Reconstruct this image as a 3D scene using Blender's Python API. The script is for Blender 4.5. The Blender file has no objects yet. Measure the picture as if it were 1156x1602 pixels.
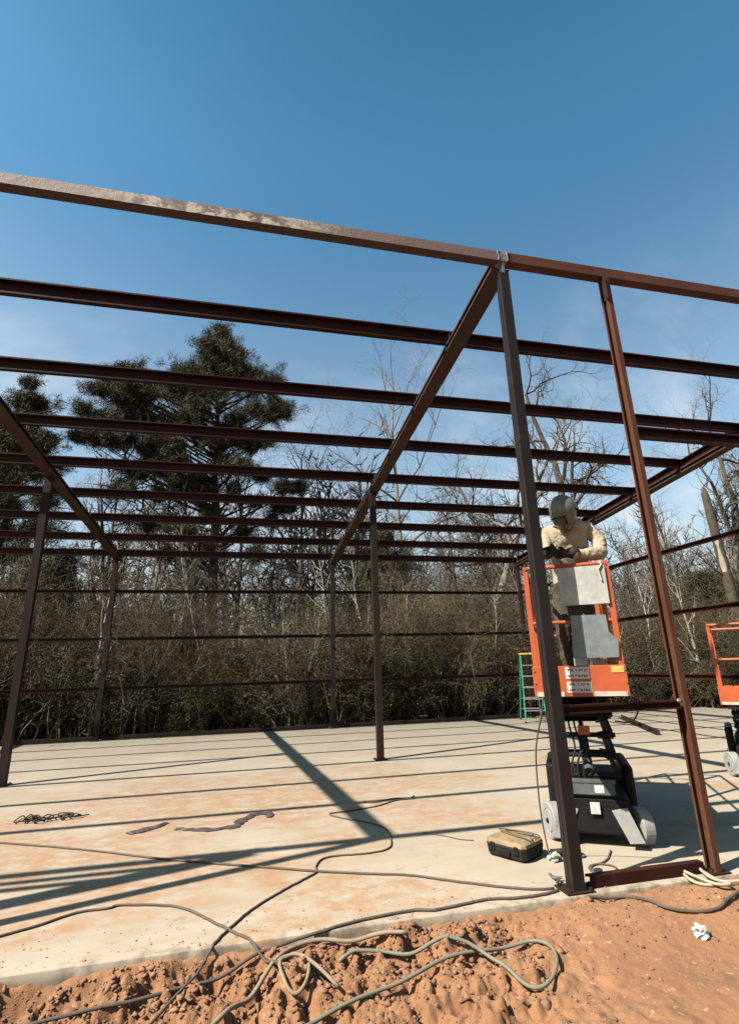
import bpy, math, random
import numpy as np
from mathutils import Vector, Matrix

R = math.radians
scene = bpy.context.scene
col = scene.collection

# ------------------------------------------------------------------ camera
cam_d = bpy.data.cameras.new("camera")
cam = bpy.data.objects.new("camera", cam_d)
col.objects.link(cam)
cam_d.sensor_fit = 'VERTICAL'
cam_d.sensor_height = 36.0
cam_d.lens = 18.263
cam_d.clip_start = 0.05
cam_d.clip_end = 3000
YAW, PITCH, ROLL = R(13.204), R(16.571), R(-1.632)
fw = Vector((math.sin(YAW) * math.cos(PITCH), math.cos(YAW) * math.cos(PITCH), math.sin(PITCH)))
rt = Vector((math.cos(YAW), -math.sin(YAW), 0))
up = rt.cross(fw)
rt2 = rt * math.cos(ROLL) + up * math.sin(ROLL)
up2 = up * math.cos(ROLL) - rt * math.sin(ROLL)
M = Matrix((rt2, up2, -fw)).transposed().to_4x4()
M.translation = Vector((-2.377, -3.947, 1.59))
cam.matrix_world = M
scene.camera = cam

# ------------------------------------------------------------------ sky and sun
SUN_DIR = Vector((4.939, 1.62, -5.59)).normalized()      # the way the light travels
world = bpy.data.worlds.new("World")
scene.world = world
world.use_nodes = True
wn, wl = world.node_tree.nodes, world.node_tree.links
wn.clear()
wout = wn.new('ShaderNodeOutputWorld')
bg = wn.new('ShaderNodeBackground')
sky = wn.new('ShaderNodeTexSky')
sky.sky_type = 'NISHITA'
sky.sun_disc = False
sky.sun_elevation = math.asin(-SUN_DIR.z)
sky.sun_rotation = math.atan2(-SUN_DIR.x, -SUN_DIR.y)
sky.altitude = 60
sky.air_density = 1.0
sky.dust_density = 1.5
sky.ozone_density = 0.5
bg.inputs['Strength'].default_value = 0.063
# thin cirrus streaks and a little low cloud, mixed over the clear sky
tcw = wn.new('ShaderNodeTexCoord')
sep = wn.new('ShaderNodeSeparateXYZ')
wl.new(tcw.outputs['Generated'], sep.inputs[0])
mapw = wn.new('ShaderNodeMapping')
mapw.inputs['Rotation'].default_value = (R(35), R(20), R(-30))
mapw.inputs['Scale'].default_value = (1.6, 7.0, 5.0)
wl.new(tcw.outputs['Generated'], mapw.inputs[0])
nz = wn.new('ShaderNodeTexNoise')
nz.inputs['Scale'].default_value = 1.7
nz.inputs['Detail'].default_value = 5
nz.inputs['Roughness'].default_value = 0.52
wl.new(mapw.outputs[0], nz.inputs['Vector'])
rampw = wn.new('ShaderNodeMapRange')
rampw.inputs['From Min'].default_value = 0.48
rampw.inputs['From Max'].default_value = 0.72
wl.new(nz.outputs['Fac'], rampw.inputs['Value'])
lowm = wn.new('ShaderNodeMapRange')                      # cloud thins out overhead
lowm.inputs['From Min'].default_value = 0.62
lowm.inputs['From Max'].default_value = 0.22
wl.new(sep.outputs['Z'], lowm.inputs['Value'])
mulw = wn.new('ShaderNodeMath'); mulw.operation = 'MULTIPLY'
wl.new(rampw.outputs[0], mulw.inputs[0]); wl.new(lowm.outputs[0], mulw.inputs[1])
mulx = wn.new('ShaderNodeMath'); mulx.operation = 'MULTIPLY'; mulx.inputs[1].default_value = 0.75
wl.new(mulw.outputs[0], mulx.inputs[0])
mixw = wn.new('ShaderNodeMix'); mixw.data_type = 'RGBA'
wl.new(mulx.outputs[0], mixw.inputs[0])
tint = wn.new('ShaderNodeMix'); tint.data_type = 'RGBA'; tint.blend_type = 'MULTIPLY'; tint.inputs[0].default_value = 1.0
ramp = wn.new('ShaderNodeValToRGB')                     # deep blue overhead, paling evenly towards the horizon all round
ramp.color_ramp.interpolation = 'EASE'
els = ramp.color_ramp.elements
els[0].position, els[0].color = 0.08, (0.80, 0.76, 0.66, 1)
els[1].position, els[1].color = 0.92, (0.26, 0.62, 0.66, 1)
e_ = els.new(0.42); e_.color = (0.96, 1.0, 0.87, 1)
e_ = els.new(0.74); e_.color = (0.42, 0.80, 0.83, 1)
wl.new(sep.outputs['Z'], ramp.inputs[0])
wl.new(ramp.outputs[0], tint.inputs[7])
wl.new(sky.outputs[0], tint.inputs[6])
wl.new(tint.outputs[2], mixw.inputs[6])
mixw.inputs[7].default_value = (4.2, 4.35, 4.5, 1)
wl.new(mixw.outputs[2], bg.inputs['Color'])
wl.new(bg.outputs[0], wout.inputs[0])

sun_d = bpy.data.lights.new("sun", 'SUN')
sun_d.energy = 5.0
sun_d.angle = R(0.53)
sun_d.color = (1.0, 0.93, 0.82)
sun = bpy.data.objects.new("sun", sun_d)
sun.rotation_euler = SUN_DIR.to_track_quat('-Z', 'Y').to_euler()
sun.location = (-20, -10, 30)
col.objects.link(sun)

vs = scene.view_settings
vs.view_transform = 'Standard'
vs.look = 'None'
vs.gamma = 1.0
vs.use_curve_mapping = False
vs.exposure = 1.85
scene.render.engine = 'CYCLES'

# ------------------------------------------------------------------ materials
MATS = {}


def new_mat(name):
    m = bpy.data.materials.new(name)
    m.use_nodes = True
    n, l = m.node_tree.nodes, m.node_tree.links
    b = n['Principled BSDF']
    MATS[name] = m
    return m, n, l, b


def noise(n, l, vec, scale, detail=4, rough=0.55, dist=0.0):
    t = n.new('ShaderNodeTexNoise')
    t.inputs['Scale'].default_value = scale
    t.inputs['Detail'].default_value = detail
    t.inputs['Roughness'].default_value = rough
    t.inputs['Distortion'].default_value = dist
    if vec is not None:
        l.new(vec, t.inputs['Vector'])
    return t.outputs['Fac']


def mrange(n, l, val, a, b, c=0.0, d=1.0):
    t = n.new('ShaderNodeMapRange')
    for k, v in zip(('From Min', 'From Max', 'To Min', 'To Max'), (a, b, c, d)):
        t.inputs[k].default_value = v
    l.new(val, t.inputs['Value'])
    return t.outputs[0]


def mix(n, l, fac, a, b):
    t = n.new('ShaderNodeMix')
    t.data_type = 'RGBA'
    if isinstance(fac, (int, float)):
        t.inputs[0].default_value = fac
    else:
        l.new(fac, t.inputs[0])
    for s, v in ((6, a), (7, b)):
        if isinstance(v, tuple):
            t.inputs[s].default_value = (*v, 1)
        else:
            l.new(v, t.inputs[s])
    return t.outputs[2]


def mul(n, l, a, b, op='MULTIPLY'):
    t = n.new('ShaderNodeMath')
    t.operation = op
    for s, v in ((0, a), (1, b)):
        if isinstance(v, (int, float)):
            t.inputs[s].default_value = v
        else:
            l.new(v, t.inputs[s])
    return t.outputs[0]


def bump(n, l, b, h, strength=0.3, dist=0.01):
    t = n.new('ShaderNodeBump')
    t.inputs['Strength'].default_value = strength
    t.inputs['Distance'].default_value = dist
    l.new(h, t.inputs['Height'])
    l.new(t.outputs[0], b.inputs['Normal'])


def pos(n, scale=None, l=None):
    g = n.new('ShaderNodeNewGeometry')
    if scale is None:
        return g.outputs['Position']
    mp = n.new('ShaderNodeMapping')
    mp.inputs['Scale'].default_value = scale
    l.new(g.outputs['Position'], mp.inputs[0])
    return mp.outputs[0]


K = 0.355
FOLIAGE = ('bark', 'bark_grey', 'bark_pale', 'twig', 'twig_far', 'leaf_olive', 'needle', 'glove', 'chassis_grey', 'black_steel', 'black_rubber')


def worn(name, c1, c2, rough=0.6, scale=3.0, lo=0.35, hi=0.7, metallic=0.0, c3=None, c3t=(0.62, 0.72), bs=0.15, fine=60, bd=0.004):
    kk = 0.46 if name in FOLIAGE else K
    c1, c2 = tuple(v * kk for v in c1), tuple(v * kk for v in c2)
    if c3: c3 = tuple(v * kk for v in c3)
    m, n, l, b = new_mat(name)
    if name.startswith('primer'): b.inputs['Specular IOR Level'].default_value = 0.08
    if name in FOLIAGE or name.startswith('cloth'): b.inputs['Specular IOR Level'].default_value = 0.12
    p = pos(n)
    f = mrange(n, l, noise(n, l, p, scale, 6, 0.6), lo, hi)
    c = mix(n, l, f, c1, c2)
    if c3:
        g = mrange(n, l, noise(n, l, p, scale * 2.3, 7, 0.65, 0.6), *c3t)
        c = mix(n, l, g, c, c3)
    l.new(c, b.inputs['Base Color'])
    b.inputs['Roughness'].default_value = rough
    b.inputs['Metallic'].default_value = metallic
    bump(n, l, b, noise(n, l, p, fine, 3, 0.6, 0.8 if bd > 0.01 else 0.0), bs, bd)
    return m


def plain(name, c, rough=0.6, metallic=0.0, var=0.25, scale=12):
    d = tuple(max(0, v * (1 - var)) for v in c)
    e = tuple(min(1, v * (1 + var)) for v in c)
    return worn(name, d, e, rough, scale, 0.3, 0.7, metallic, bs=0.08)


# steel with red oxide primer, dusty where it has been handled
worn('primer', (0.036, 0.010, 0.008), (0.066, 0.020, 0.014), 0.5, 2.2, c3=(0.12, 0.065, 0.045), c3t=(0.62, 0.82))
worn('primer_bounce', (0.085, 0.053, 0.042), (0.14, 0.092, 0.074), 0.6, 1.5, c3=(0.07, 0.035, 0.028), c3t=(0.6, 0.8))  # rafters: colour lightened to stand in for light bounced up off the slab
worn('primer_dark', (0.036, 0.023, 0.021), (0.055, 0.036, 0.032), 0.5, 1.7, c3=(0.11, 0.075, 0.06), c3t=(0.62, 0.8))
worn('primer_grey', (0.030, 0.024, 0.024), (0.048, 0.038, 0.037), 0.42, 1.9, c3=(0.10, 0.08, 0.07), c3t=(0.62, 0.82))
worn('primer_bright', (0.125, 0.050, 0.031), (0.18, 0.078, 0.048), 0.5, 1.6, c3=(0.075, 0.034, 0.026), c3t=(0.58, 0.78))
m, n, l, b = new_mat('weathered_beam')
p = pos(n)
ps = pos(n, (1.0, 1.4, 1.4), l)
f1 = mrange(n, l, noise(n, l, ps, 9.0, 9, 0.75, 0.3), 0.46, 0.56)
f2 = mrange(n, l, noise(n, l, p, 0.7, 3, 0.5), 0.40, 0.58)
dust = mix(n, l, f1, (0.051, 0.028, 0.023), (0.287, 0.253, 0.205))
base = mix(n, l, mrange(n, l, noise(n, l, p, 1.3, 4), 0.4, 0.65), (0.094, 0.065, 0.052), (0.151, 0.119, 0.099))
sx_ = n.new('ShaderNodeSeparateXYZ'); l.new(p, sx_.inputs[0])
flk = mul(n, l, mrange(n, l, sx_.outputs['X'], -3.9, -3.3), mrange(n, l, sx_.outputs['X'], -1.5, -2.4))
red = mrange(n, l, sx_.outputs['X'], -2.2, -1.0)
base = mix(n, l, mul(n, l, red, 0.8), base, (0.056, 0.027, 0.021))
skin_ = mix(n, l, mul(n, l, flk, mrange(n, l, f2, 0.0, 1.0, 0.6, 1.0)), base, dust)
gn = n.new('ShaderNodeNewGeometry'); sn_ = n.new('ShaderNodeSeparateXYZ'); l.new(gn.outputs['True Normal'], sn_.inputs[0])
face = mrange(n, l, sn_.outputs['Z'], -0.5, -0.6)        # faces turned down get a flat dark red-brown
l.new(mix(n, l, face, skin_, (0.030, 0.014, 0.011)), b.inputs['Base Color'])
b.inputs['Roughness'].default_value = 0.75
bump(n, l, b, f1, 0.3, 0.006)
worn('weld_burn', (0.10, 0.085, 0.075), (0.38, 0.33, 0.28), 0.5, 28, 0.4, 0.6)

# concrete: pale, warm, tracked over with red clay
m, n, l, b = new_mat('concrete')
p = pos(n)
pst = pos(n, (0.8, 1.15, 1), l)
c = mix(n, l, mrange(n, l, noise(n, l, p, 1.1, 8, 0.6), 0.32, 0.7), (0.182, 0.149, 0.107), (0.220, 0.187, 0.143))
st = mrange(n, l, noise(n, l, pst, 0.62, 8, 0.62, 0.3), 0.50, 0.66)
stf = mrange(n, l, noise(n, l, pst, 5.0, 9, 0.76, 0.2), 0.40, 0.56)
sy = n.new('ShaderNodeSeparateXYZ'); l.new(p, sy.inputs[0])
near = mrange(n, l, sy.outputs['Y'], 10.0, 4.0)
vd = n.new('ShaderNodeVectorMath'); vd.operation = 'DISTANCE'      # where the crew tracked clay in off the yard
l.new(pos(n, (0.62, 1.0, 1), l), vd.inputs[0]); vd.inputs[1].default_value = (-1.75, 3.3, 0)
trk = mrange(n, l, vd.outputs['Value'], 3.0, 0.4)
st = mrange(n, l, mul(n, l, noise(n, l, pst, 0.62, 8, 0.62, 0.3), mul(n, l, trk, 0.16), 'ADD'), 0.49, 0.61)
c = mix(n, l, mul(n, l, mul(n, l, mul(n, l, st, stf), near), 0.9), c, (0.180, 0.096, 0.047))
st2 = mrange(n, l, noise(n, l, pst, 3.1, 9, 0.74), 0.54, 0.70)
c = mix(n, l, mul(n, l, st2, 0.42), c, (0.164, 0.108, 0.068))
boot = mul(n, l, mrange(n, l, noise(n, l, pst, 7.5, 4, 0.6), 0.60, 0.66), mrange(n, l, noise(n, l, p, 0.9, 3), 0.45, 0.6))
c = mix(n, l, mul(n, l, boot, 0.55), c, (0.13, 0.078, 0.046))
arc = n.new('ShaderNodeTexWave'); arc.wave_type = 'RINGS'; arc.inputs['Scale'].default_value = 1.3; arc.inputs['Distortion'].default_value = 9; arc.inputs['Detail'].default_value = 4; arc.inputs['Detail Scale'].default_value = 0.6
l.new(p, arc.inputs['Vector'])
c = mix(n, l, mul(n, l, mrange(n, l, arc.outputs['Fac'], 0.55, 0.95), 0.10), c, (0.11, 0.095, 0.075))
spk = mrange(n, l, noise(n, l, p, 26, 3, 0.6), 0.69, 0.74)
c = mix(n, l, mul(n, l, spk, 0.75), c, (0.09, 0.056, 0.04))
edge = mrange(n, l, sy.outputs['Y'], 0.06, -0.085)        # mud and damp along the pour's edge
emud = mrange(n, l, noise(n, l, p, 7, 6, 0.65), 0.45, 0.62)
c = mix(n, l, mul(n, l, mul(n, l, edge, emud), 0.95), c, (0.092, 0.066, 0.044))
l.new(c, b.inputs['Base Color'])
b.inputs['Roughness'].default_value = 0.8
hsum = mul(n, l, noise(n, l, p, 90, 4), noise(n, l, p, 5, 4), 'ADD')
bump(n, l, b, hsum, 0.12, 0.004)

# red clay in front, leaf litter under the trees
m, n, l, b = new_mat('clay')
p = pos(n)
c = mix(n, l, mrange(n, l, noise(n, l, p, 1.6, 7, 0.6), 0.3, 0.7), (0.122, 0.052, 0.020), (0.171, 0.082, 0.035))
c = mix(n, l, mrange(n, l, noise(n, l, p, 9, 6, 0.65), 0.52, 0.72), c, (0.106, 0.047, 0.023))
c = mix(n, l, mrange(n, l, noise(n, l, p, 22, 4, 0.6), 0.62, 0.72), c, (0.251, 0.163, 0.103))
sy = n.new('ShaderNodeSeparateXYZ'); l.new(p, sy.inputs[0])
far = mrange(n, l, sy.outputs['Y'], 11.0, 13.5)
lit = mix(n, l, noise(n, l, p, 3, 6), (0.07, 0.052, 0.035), (0.14, 0.105, 0.07))
c = mix(n, l, far, c, lit)
l.new(c, b.inputs['Base Color'])
b.inputs['Roughness'].default_value = 0.95
hs = mul(n, l, noise(n, l, p, 35, 6, 0.65), mul(n, l, noise(n, l, p, 140, 3, 0.6), 0.5), 'ADD')
bump(n, l, b, hs, 0.7, 0.012)

worn('clod', (0.30, 0.130, 0.062), (0.46, 0.235, 0.125), 0.95, 6, bs=0.6, fine=90)
worn('bark', (0.06, 0.046, 0.036), (0.12, 0.097, 0.078), 0.9, 5, bs=0.5, fine=30)
worn('bark_grey', (0.17, 0.150, 0.125), (0.30, 0.27, 0.235), 0.9, 4, bs=0.4, fine=30)
worn('bark_pale', (0.30, 0.265, 0.215), (0.48, 0.43, 0.36), 0.9, 4, c3=(0.16, 0.13, 0.10), bs=0.4, fine=30)
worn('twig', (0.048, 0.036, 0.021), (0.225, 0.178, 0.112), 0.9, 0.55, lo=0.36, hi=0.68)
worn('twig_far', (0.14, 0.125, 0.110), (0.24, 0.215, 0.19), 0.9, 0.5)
worn('leaf_olive', (0.026, 0.024, 0.011), (0.112, 0.098, 0.047), 0.8, 0.5, c3=(0.15, 0.115, 0.065))
worn('needle', (0.046, 0.045, 0.022), (0.105, 0.094, 0.045), 0.7, 0.9, c3=(0.19, 0.148, 0.078), c3t=(0.55, 0.72))
worn('orange_paint', (0.558, 0.092, 0.021), (0.666, 0.132, 0.034), 0.4, 5, c3=(0.36, 0.10, 0.04), c3t=(0.66, 0.78))
plain('panel_light', (0.55, 0.54, 0.50), 0.45)
plain('panel_slate', (0.22, 0.255, 0.26), 0.45)
plain('black_steel', (0.013, 0.0125, 0.013), 0.55)
plain('chassis_grey', (0.12, 0.127, 0.13), 0.5)
worn('tyre_grey', (0.34, 0.335, 0.32), (0.46, 0.45, 0.43), 0.75, 9, c3=(0.34, 0.20, 0.12))
plain('bright_metal', (0.55, 0.54, 0.52), 0.35, 0.8)
plain('pale_edge', (0.72, 0.62, 0.52), 0.5)
plain('black_rubber', (0.022, 0.020, 0.019), 0.6)
worn('torn_sheet', (0.045, 0.030, 0.032), (0.13, 0.085, 0.08), 0.6, 8, c3=(0.34, 0.25, 0.20), c3t=(0.62, 0.72))
plain('cable_brown', (0.12, 0.082, 0.058), 0.85)
worn('hose_green', (0.20, 0.215, 0.15), (0.26, 0.26, 0.18), 0.8, 9, c3=(0.34, 0.20, 0.12), c3t=(0.5, 0.65))
worn('hose_tan', (0.34, 0.25, 0.165), (0.42, 0.32, 0.22), 0.85, 9, c3=(0.36, 0.20, 0.11), c3t=(0.5, 0.65))
plain('rope_pale', (0.58, 0.47, 0.33), 0.8)
plain('ladder_green', (0.05, 0.34, 0.22), 0.5)
plain('ladder_yellow', (0.75, 0.52, 0.10), 0.5)
plain('aluminium', (0.60, 0.60, 0.58), 0.4, 0.6)
worn('case_lid', (0.30, 0.22, 0.14), (0.50, 0.33, 0.14), 0.8, 5, lo=0.4, hi=0.6, c3=(0.20, 0.14, 0.09), c3t=(0.55, 0.75))
worn('cloth_tan', (0.50, 0.415, 0.295), (0.63, 0.54, 0.41), 0.9, 7, bs=0.8, fine=17, bd=0.022)
worn('cloth_brown', (0.085, 0.066, 0.047), (0.15, 0.118, 0.086), 0.9, 6, bs=0.8, fine=15, bd=0.022)
plain('glove', (0.050, 0.036, 0.028), 0.8)
plain('boot', (0.07, 0.045, 0.03), 0.7)
plain('skin', (0.42, 0.24, 0.16), 0.5)
worn('helmet_shell', (0.15, 0.138, 0.098), (0.22, 0.20, 0.15), 0.3, 9, bs=0.05)
plain('lens', (0.01, 0.012, 0.012), 0.1)
plain('white_plastic', (0.72, 0.74, 0.72), 0.5)
m, n, l, b = new_mat('printed_label')
tc = n.new('ShaderNodeTexCoord')
mp = n.new('ShaderNodeMapping'); mp.inputs['Scale'].default_value = (15, 1, 3.2)
l.new(tc.outputs['Generated'], mp.inputs[0])
s = n.new('ShaderNodeSeparateXYZ'); l.new(tc.outputs['Generated'], s.inputs[0])
word = mrange(n, l, noise(n, l, mp.outputs[0], 1.0, 1), 0.45, 0.5)
wv = mul(n, l, mul(n, l, s.outputs['Z'], 2.0), 1.0, 'MODULO')
band = mrange(n, l, mul(n, l, mul(n, l, wv, 0.5, 'SUBTRACT'), 0.0, 'ABSOLUTE') if False else mul(n, l, mul(n, l, mul(n, l, wv, 0.5, 'SUBTRACT'), mul(n, l, wv, 0.5, 'SUBTRACT')), 1.0), 0.05, 0.04)
mar = mrange(n, l, mul(n, l, mul(n, l, s.outputs['X'], 0.5, 'SUBTRACT'), mul(n, l, s.outputs['X'], 0.5, 'SUBTRACT')), 0.17, 0.165)
l.new(mix(n, l, mul(n, l, mul(n, l, word, band), mar), (0.304, 0.296, 0.280), (0.080, 0.024, 0.020)), b.inputs['Base Color'])
b.inputs['Roughness'].default_value = 0.4


# ------------------------------------------------------------------ helpers
def tag(o, label=None, cat=None, group=None, kind=None):
    if label: o['label'] = label
    if cat: o['category'] = cat
    if group: o['group'] = group
    if kind: o['kind'] = kind
    return o


def empty(name, loc=(0, 0, 0), rz=0.0):
    o = bpy.data.objects.new(name, None)
    o.empty_display_size = 0.2
    col.objects.link(o)
    o.location = loc
    o.rotation_euler = (0, 0, rz)
    return o


def np_mesh(name, verts, faces, mat, parent=None, smooth=False):
    """faces: one int array (N,3) or (N,4), or a list of such arrays."""
    me = bpy.data.meshes.new(name)
    v = np.asarray(verts, dtype=np.float32)
    fl = faces if isinstance(faces, list) else [faces]
    fl = [np.asarray(f, dtype=np.int32) for f in fl if len(f)]
    me.vertices.add(len(v))
    me.vertices.foreach_set('co', v.ravel())
    loops = np.concatenate([f.ravel() for f in fl])
    tot = np.concatenate([np.full(len(f), f.shape[1], dtype=np.int32) for f in fl])
    start = np.concatenate([[0], np.cumsum(tot)[:-1]]).astype(np.int32)
    me.loops.add(len(loops))
    me.loops.foreach_set('vertex_index', loops)
    me.polygons.add(len(tot))
    me.polygons.foreach_set('loop_start', start)
    me.polygons.foreach_set('loop_total', tot)
    if smooth:
        me.polygons.foreach_set('use_smooth', np.ones(len(tot), dtype=bool))
    me.update(calc_edges=True)
    me.validate()
    me.materials.append(MATS[mat])
    o = bpy.data.objects.new(name, me)
    col.objects.link(o)
    if parent: o.parent = parent
    return o


class MB:
    def __init__(self):
        self.v, self.f = [], []

    def add(self, vs, fs):
        k = len(self.v)
        self.v += [tuple(x) for x in vs]
        self.f += [tuple(i + k for i in f) for f in fs]
        return self

    def box(self, lo, hi, bevel=0.0):
        x0, y0, z0 = lo; x1, y1, z1 = hi
        if bevel <= 0:
            vs = [(x0, y0, z0), (x1, y0, z0), (x1, y1, z0), (x0, y1, z0), (x0, y0, z1), (x1, y0, z1), (x1, y1, z1), (x0, y1, z1)]
            return self.add(vs, [(0, 3, 2, 1), (4, 5, 6, 7), (0, 1, 5, 4), (1, 2, 6, 5), (2, 3, 7, 6), (3, 0, 4, 7)])
        e = bevel
        rings = []
        for z, i in ((z0, e), (z0 + e, 0), (z1 - e, 0), (z1, e)):
            a, b_, c_, d = x0 + i, x1 - i, y0 + i, y1 - i
            rings.append([(a + e, c_, z), (b_ - e, c_, z), (b_, c_ + e, z), (b_, d - e, z), (b_ - e, d, z), (a + e, d, z), (a, d - e, z), (a, c_ + e, z)])
        vs = [q for r_ in rings for q in r_]
        fs = [tuple(range(7, -1, -1)), tuple(range(24, 32))]
        for k in range(3):
            for j in range(8):
                fs.append((k * 8 + j, k * 8 + (j + 1) % 8, k * 8 + 8 + (j + 1) % 8, k * 8 + 8 + j))
        return self.add(vs, fs)

    def bar(self, a, b, w, h, updir=(0, 0, 1)):
        """a rectangular bar from a to b, w across, h along updir"""
        a, b = Vector(a), Vector(b)
        d = (b - a).normalized()
        u = Vector(updir)
        s = d.cross(u).normalized()
        u = s.cross(d)
        return self.prism([(-w / 2, -h / 2), (w / 2, -h / 2), (w / 2, h / 2), (-w / 2, h / 2)], a, b, s, u)

    def prism(self, prof, a, b, s, u):
        a, b, s, u = Vector(a), Vector(b), Vector(s), Vector(u)
        k = len(prof)
        vs = [a + s * x + u * y for x, y in prof] + [b + s * x + u * y for x, y in prof]
        fs = [tuple(range(k - 1, -1, -1)), tuple(range(k, 2 * k))]
        fs += [(i, (i + 1) % k, k + (i + 1) % k, k + i) for i in range(k)]
        return self.add(vs, fs)

    def tube(self, pts, r, sides=8, caps=True):
        pts = [Vector(p) for p in pts]
        rs = r if isinstance(r, (list, tuple)) else [r] * len(pts)
        ring0 = len(self.v)
        prev = None
        for i, p in enumerate(pts):
            t = (pts[min(i + 1, len(pts) - 1)] - pts[max(i - 1, 0)])
            t = t.normalized() if t.length > 1e-9 else Vector((0, 0, 1))
            if prev is None:
                ref = Vector((0, 0, 1)) if abs(t.z) < 0.9 else Vector((1, 0, 0))
                s = t.cross(ref).normalized()
            else:
                s = (prev - t * prev.dot(t))
                s = s.normalized() if s.length > 1e-6 else t.orthogonal().normalized()
            prev = s
            u = t.cross(s)
            for k in range(sides):
                a_ = 2 * math.pi * k / sides
                self.v.append(tuple(p + (s * math.cos(a_) + u * math.sin(a_)) * rs[i]))
        for i in range(len(pts) - 1):
            for k in range(sides):
                a0 = ring0 + i * sides
                self.f.append((a0 + k, a0 + (k + 1) % sides, a0 + sides + (k + 1) % sides, a0 + sides + k))
        if caps:
            self.f.append(tuple(ring0 + k for k in range(sides - 1, -1, -1)))
            e0 = ring0 + (len(pts) - 1) * sides
            self.f.append(tuple(e0 + k for k in range(sides)))
        return self

    def ball(self, c, r, seg=10, rings=7):
        rx, ry, rz = (r, r, r) if isinstance(r, (int, float)) else r
        vs = [(c[0], c[1], c[2] - rz)]
        for i in range(1, rings):
            t = -math.pi / 2 + math.pi * i / rings
            for k in range(seg):
                a_ = 2 * math.pi * k / seg
                vs.append((c[0] + rx * math.cos(t) * math.cos(a_), c[1] + ry * math.cos(t) * math.sin(a_), c[2] + rz * math.sin(t)))
        vs.append((c[0], c[1], c[2] + rz))
        fs = [(0, 1 + (k + 1) % seg, 1 + k) for k in range(seg)]
        for i in range(rings - 2):
            for k in range(seg):
                a0 = 1 + i * seg
                fs.append((a0 + k, a0 + (k + 1) % seg, a0 + seg + (k + 1) % seg, a0 + seg + k))
        a0 = 1 + (rings - 2) * seg
        fs += [(a0 + k, a0 + (k + 1) % seg, len(vs) - 1) for k in range(seg)]
        return self.add(vs, fs)

    def build(self, name, mat, parent=None, smooth=False, label=None):
        me = bpy.data.meshes.new(name)
        me.from_pydata(self.v, [], self.f)
        if smooth:
            me.polygons.foreach_set('use_smooth', [True] * len(me.polygons))
        me.update()
        me.materials.append(MATS[mat])
        o = bpy.data.objects.new(name, me)
        col.objects.link(o)
        if parent: o.parent = parent
        if label: o['label'] = label
        return o


def spline(pts, n=6):
    """Catmull-Rom through pts"""
    P = [np.array(p, float) for p in pts]
    P = [2 * P[0] - P[1]] + P + [2 * P[-1] - P[-2]]
    out = []
    for i in range(1, len(P) - 2):
        for k in range(n):
            t = k / n
            a, b_, c_, d = P[i - 1], P[i], P[i + 1], P[i + 2]
            out.append(0.5 * ((2 * b_) + (c_ - a) * t + (2 * a - 5 * b_ + 4 * c_ - d) * t * t + (3 * b_ - a - 3 * c_ + d) * t ** 3))
    out.append(P[-2])
    return out


# value noise in numpy, for the ground
def _hash(ix, iy, seed):
    h = (ix.astype(np.int64) * 374761393 + iy.astype(np.int64) * 668265263 + seed * 974634777) & 0x7fffffff
    h = ((h ^ (h >> 13)) * 1274126177) & 0x7fffffff
    return ((h ^ (h >> 16)) & 0xffff) / 65535.0


def vnoise(x, y, seed=0):
    x = np.asarray(x, float); y = np.asarray(y, float)
    ix, iy = np.floor(x), np.floor(y)
    fx, fy = x - ix, y - iy
    fx, fy = fx * fx * (3 - 2 * fx), fy * fy * (3 - 2 * fy)
    a, b_ = _hash(ix, iy, seed), _hash(ix + 1, iy, seed)
    c_, d = _hash(ix, iy + 1, seed), _hash(ix + 1, iy + 1, seed)
    return (a * (1 - fx) + b_ * fx) * (1 - fy) + (c_ * (1 - fx) + d * fx) * fy


def fbm(x, y, octs=5, seed=0, gain=0.5):
    t, a, s = 0, 1.0, 0
    for k in range(octs):
        t = t + a * (vnoise(x * 2 ** k, y * 2 ** k, seed + k) - 0.5)
        s += a
        a *= gain
    return t / s * 2


def clod(x, y, sc, seed):
    """angular lumps: the highest of the blocks seeded in the nine cells round a point"""
    u, v = x * sc, y * sc
    iu, iv = np.floor(u), np.floor(v)
    h = np.zeros_like(u)
    for a in (-1, 0, 1):
        for b in (-1, 0, 1):
            cu, cv_ = iu + a, iv + b
            pu = cu + _hash(cu, cv_, seed); pv = cv_ + _hash(cu, cv_, seed + 1)
            r = 0.18 + 0.62 * _hash(cu, cv_, seed + 2) ** 2
            t = _hash(cu, cv_, seed + 3) * 3.14
            du = (u - pu) * np.cos(t) + (v - pv) * np.sin(t); dv = (v - pv) * np.cos(t) - (u - pu) * np.sin(t)
            d = np.maximum(np.abs(du), np.abs(dv) * 1.25) * 0.65 + 0.35 * np.sqrt(du * du + dv * dv)
            h = np.maximum(h, np.sqrt(np.clip(r * r - d * d, 0, None)) * (0.7 + 0.6 * _hash(cu, cv_, seed + 4)))
    return h / sc


SLAB_Y0, SLAB_Y1, SLAB_X0, SLAB_X1 = -0.085, 11.56, -12.6, 12.4


def sstep(a, b, x):
    t = np.clip((x - a) / (b - a), 0, 1)
    return t * t * (3 - 2 * t)


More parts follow.
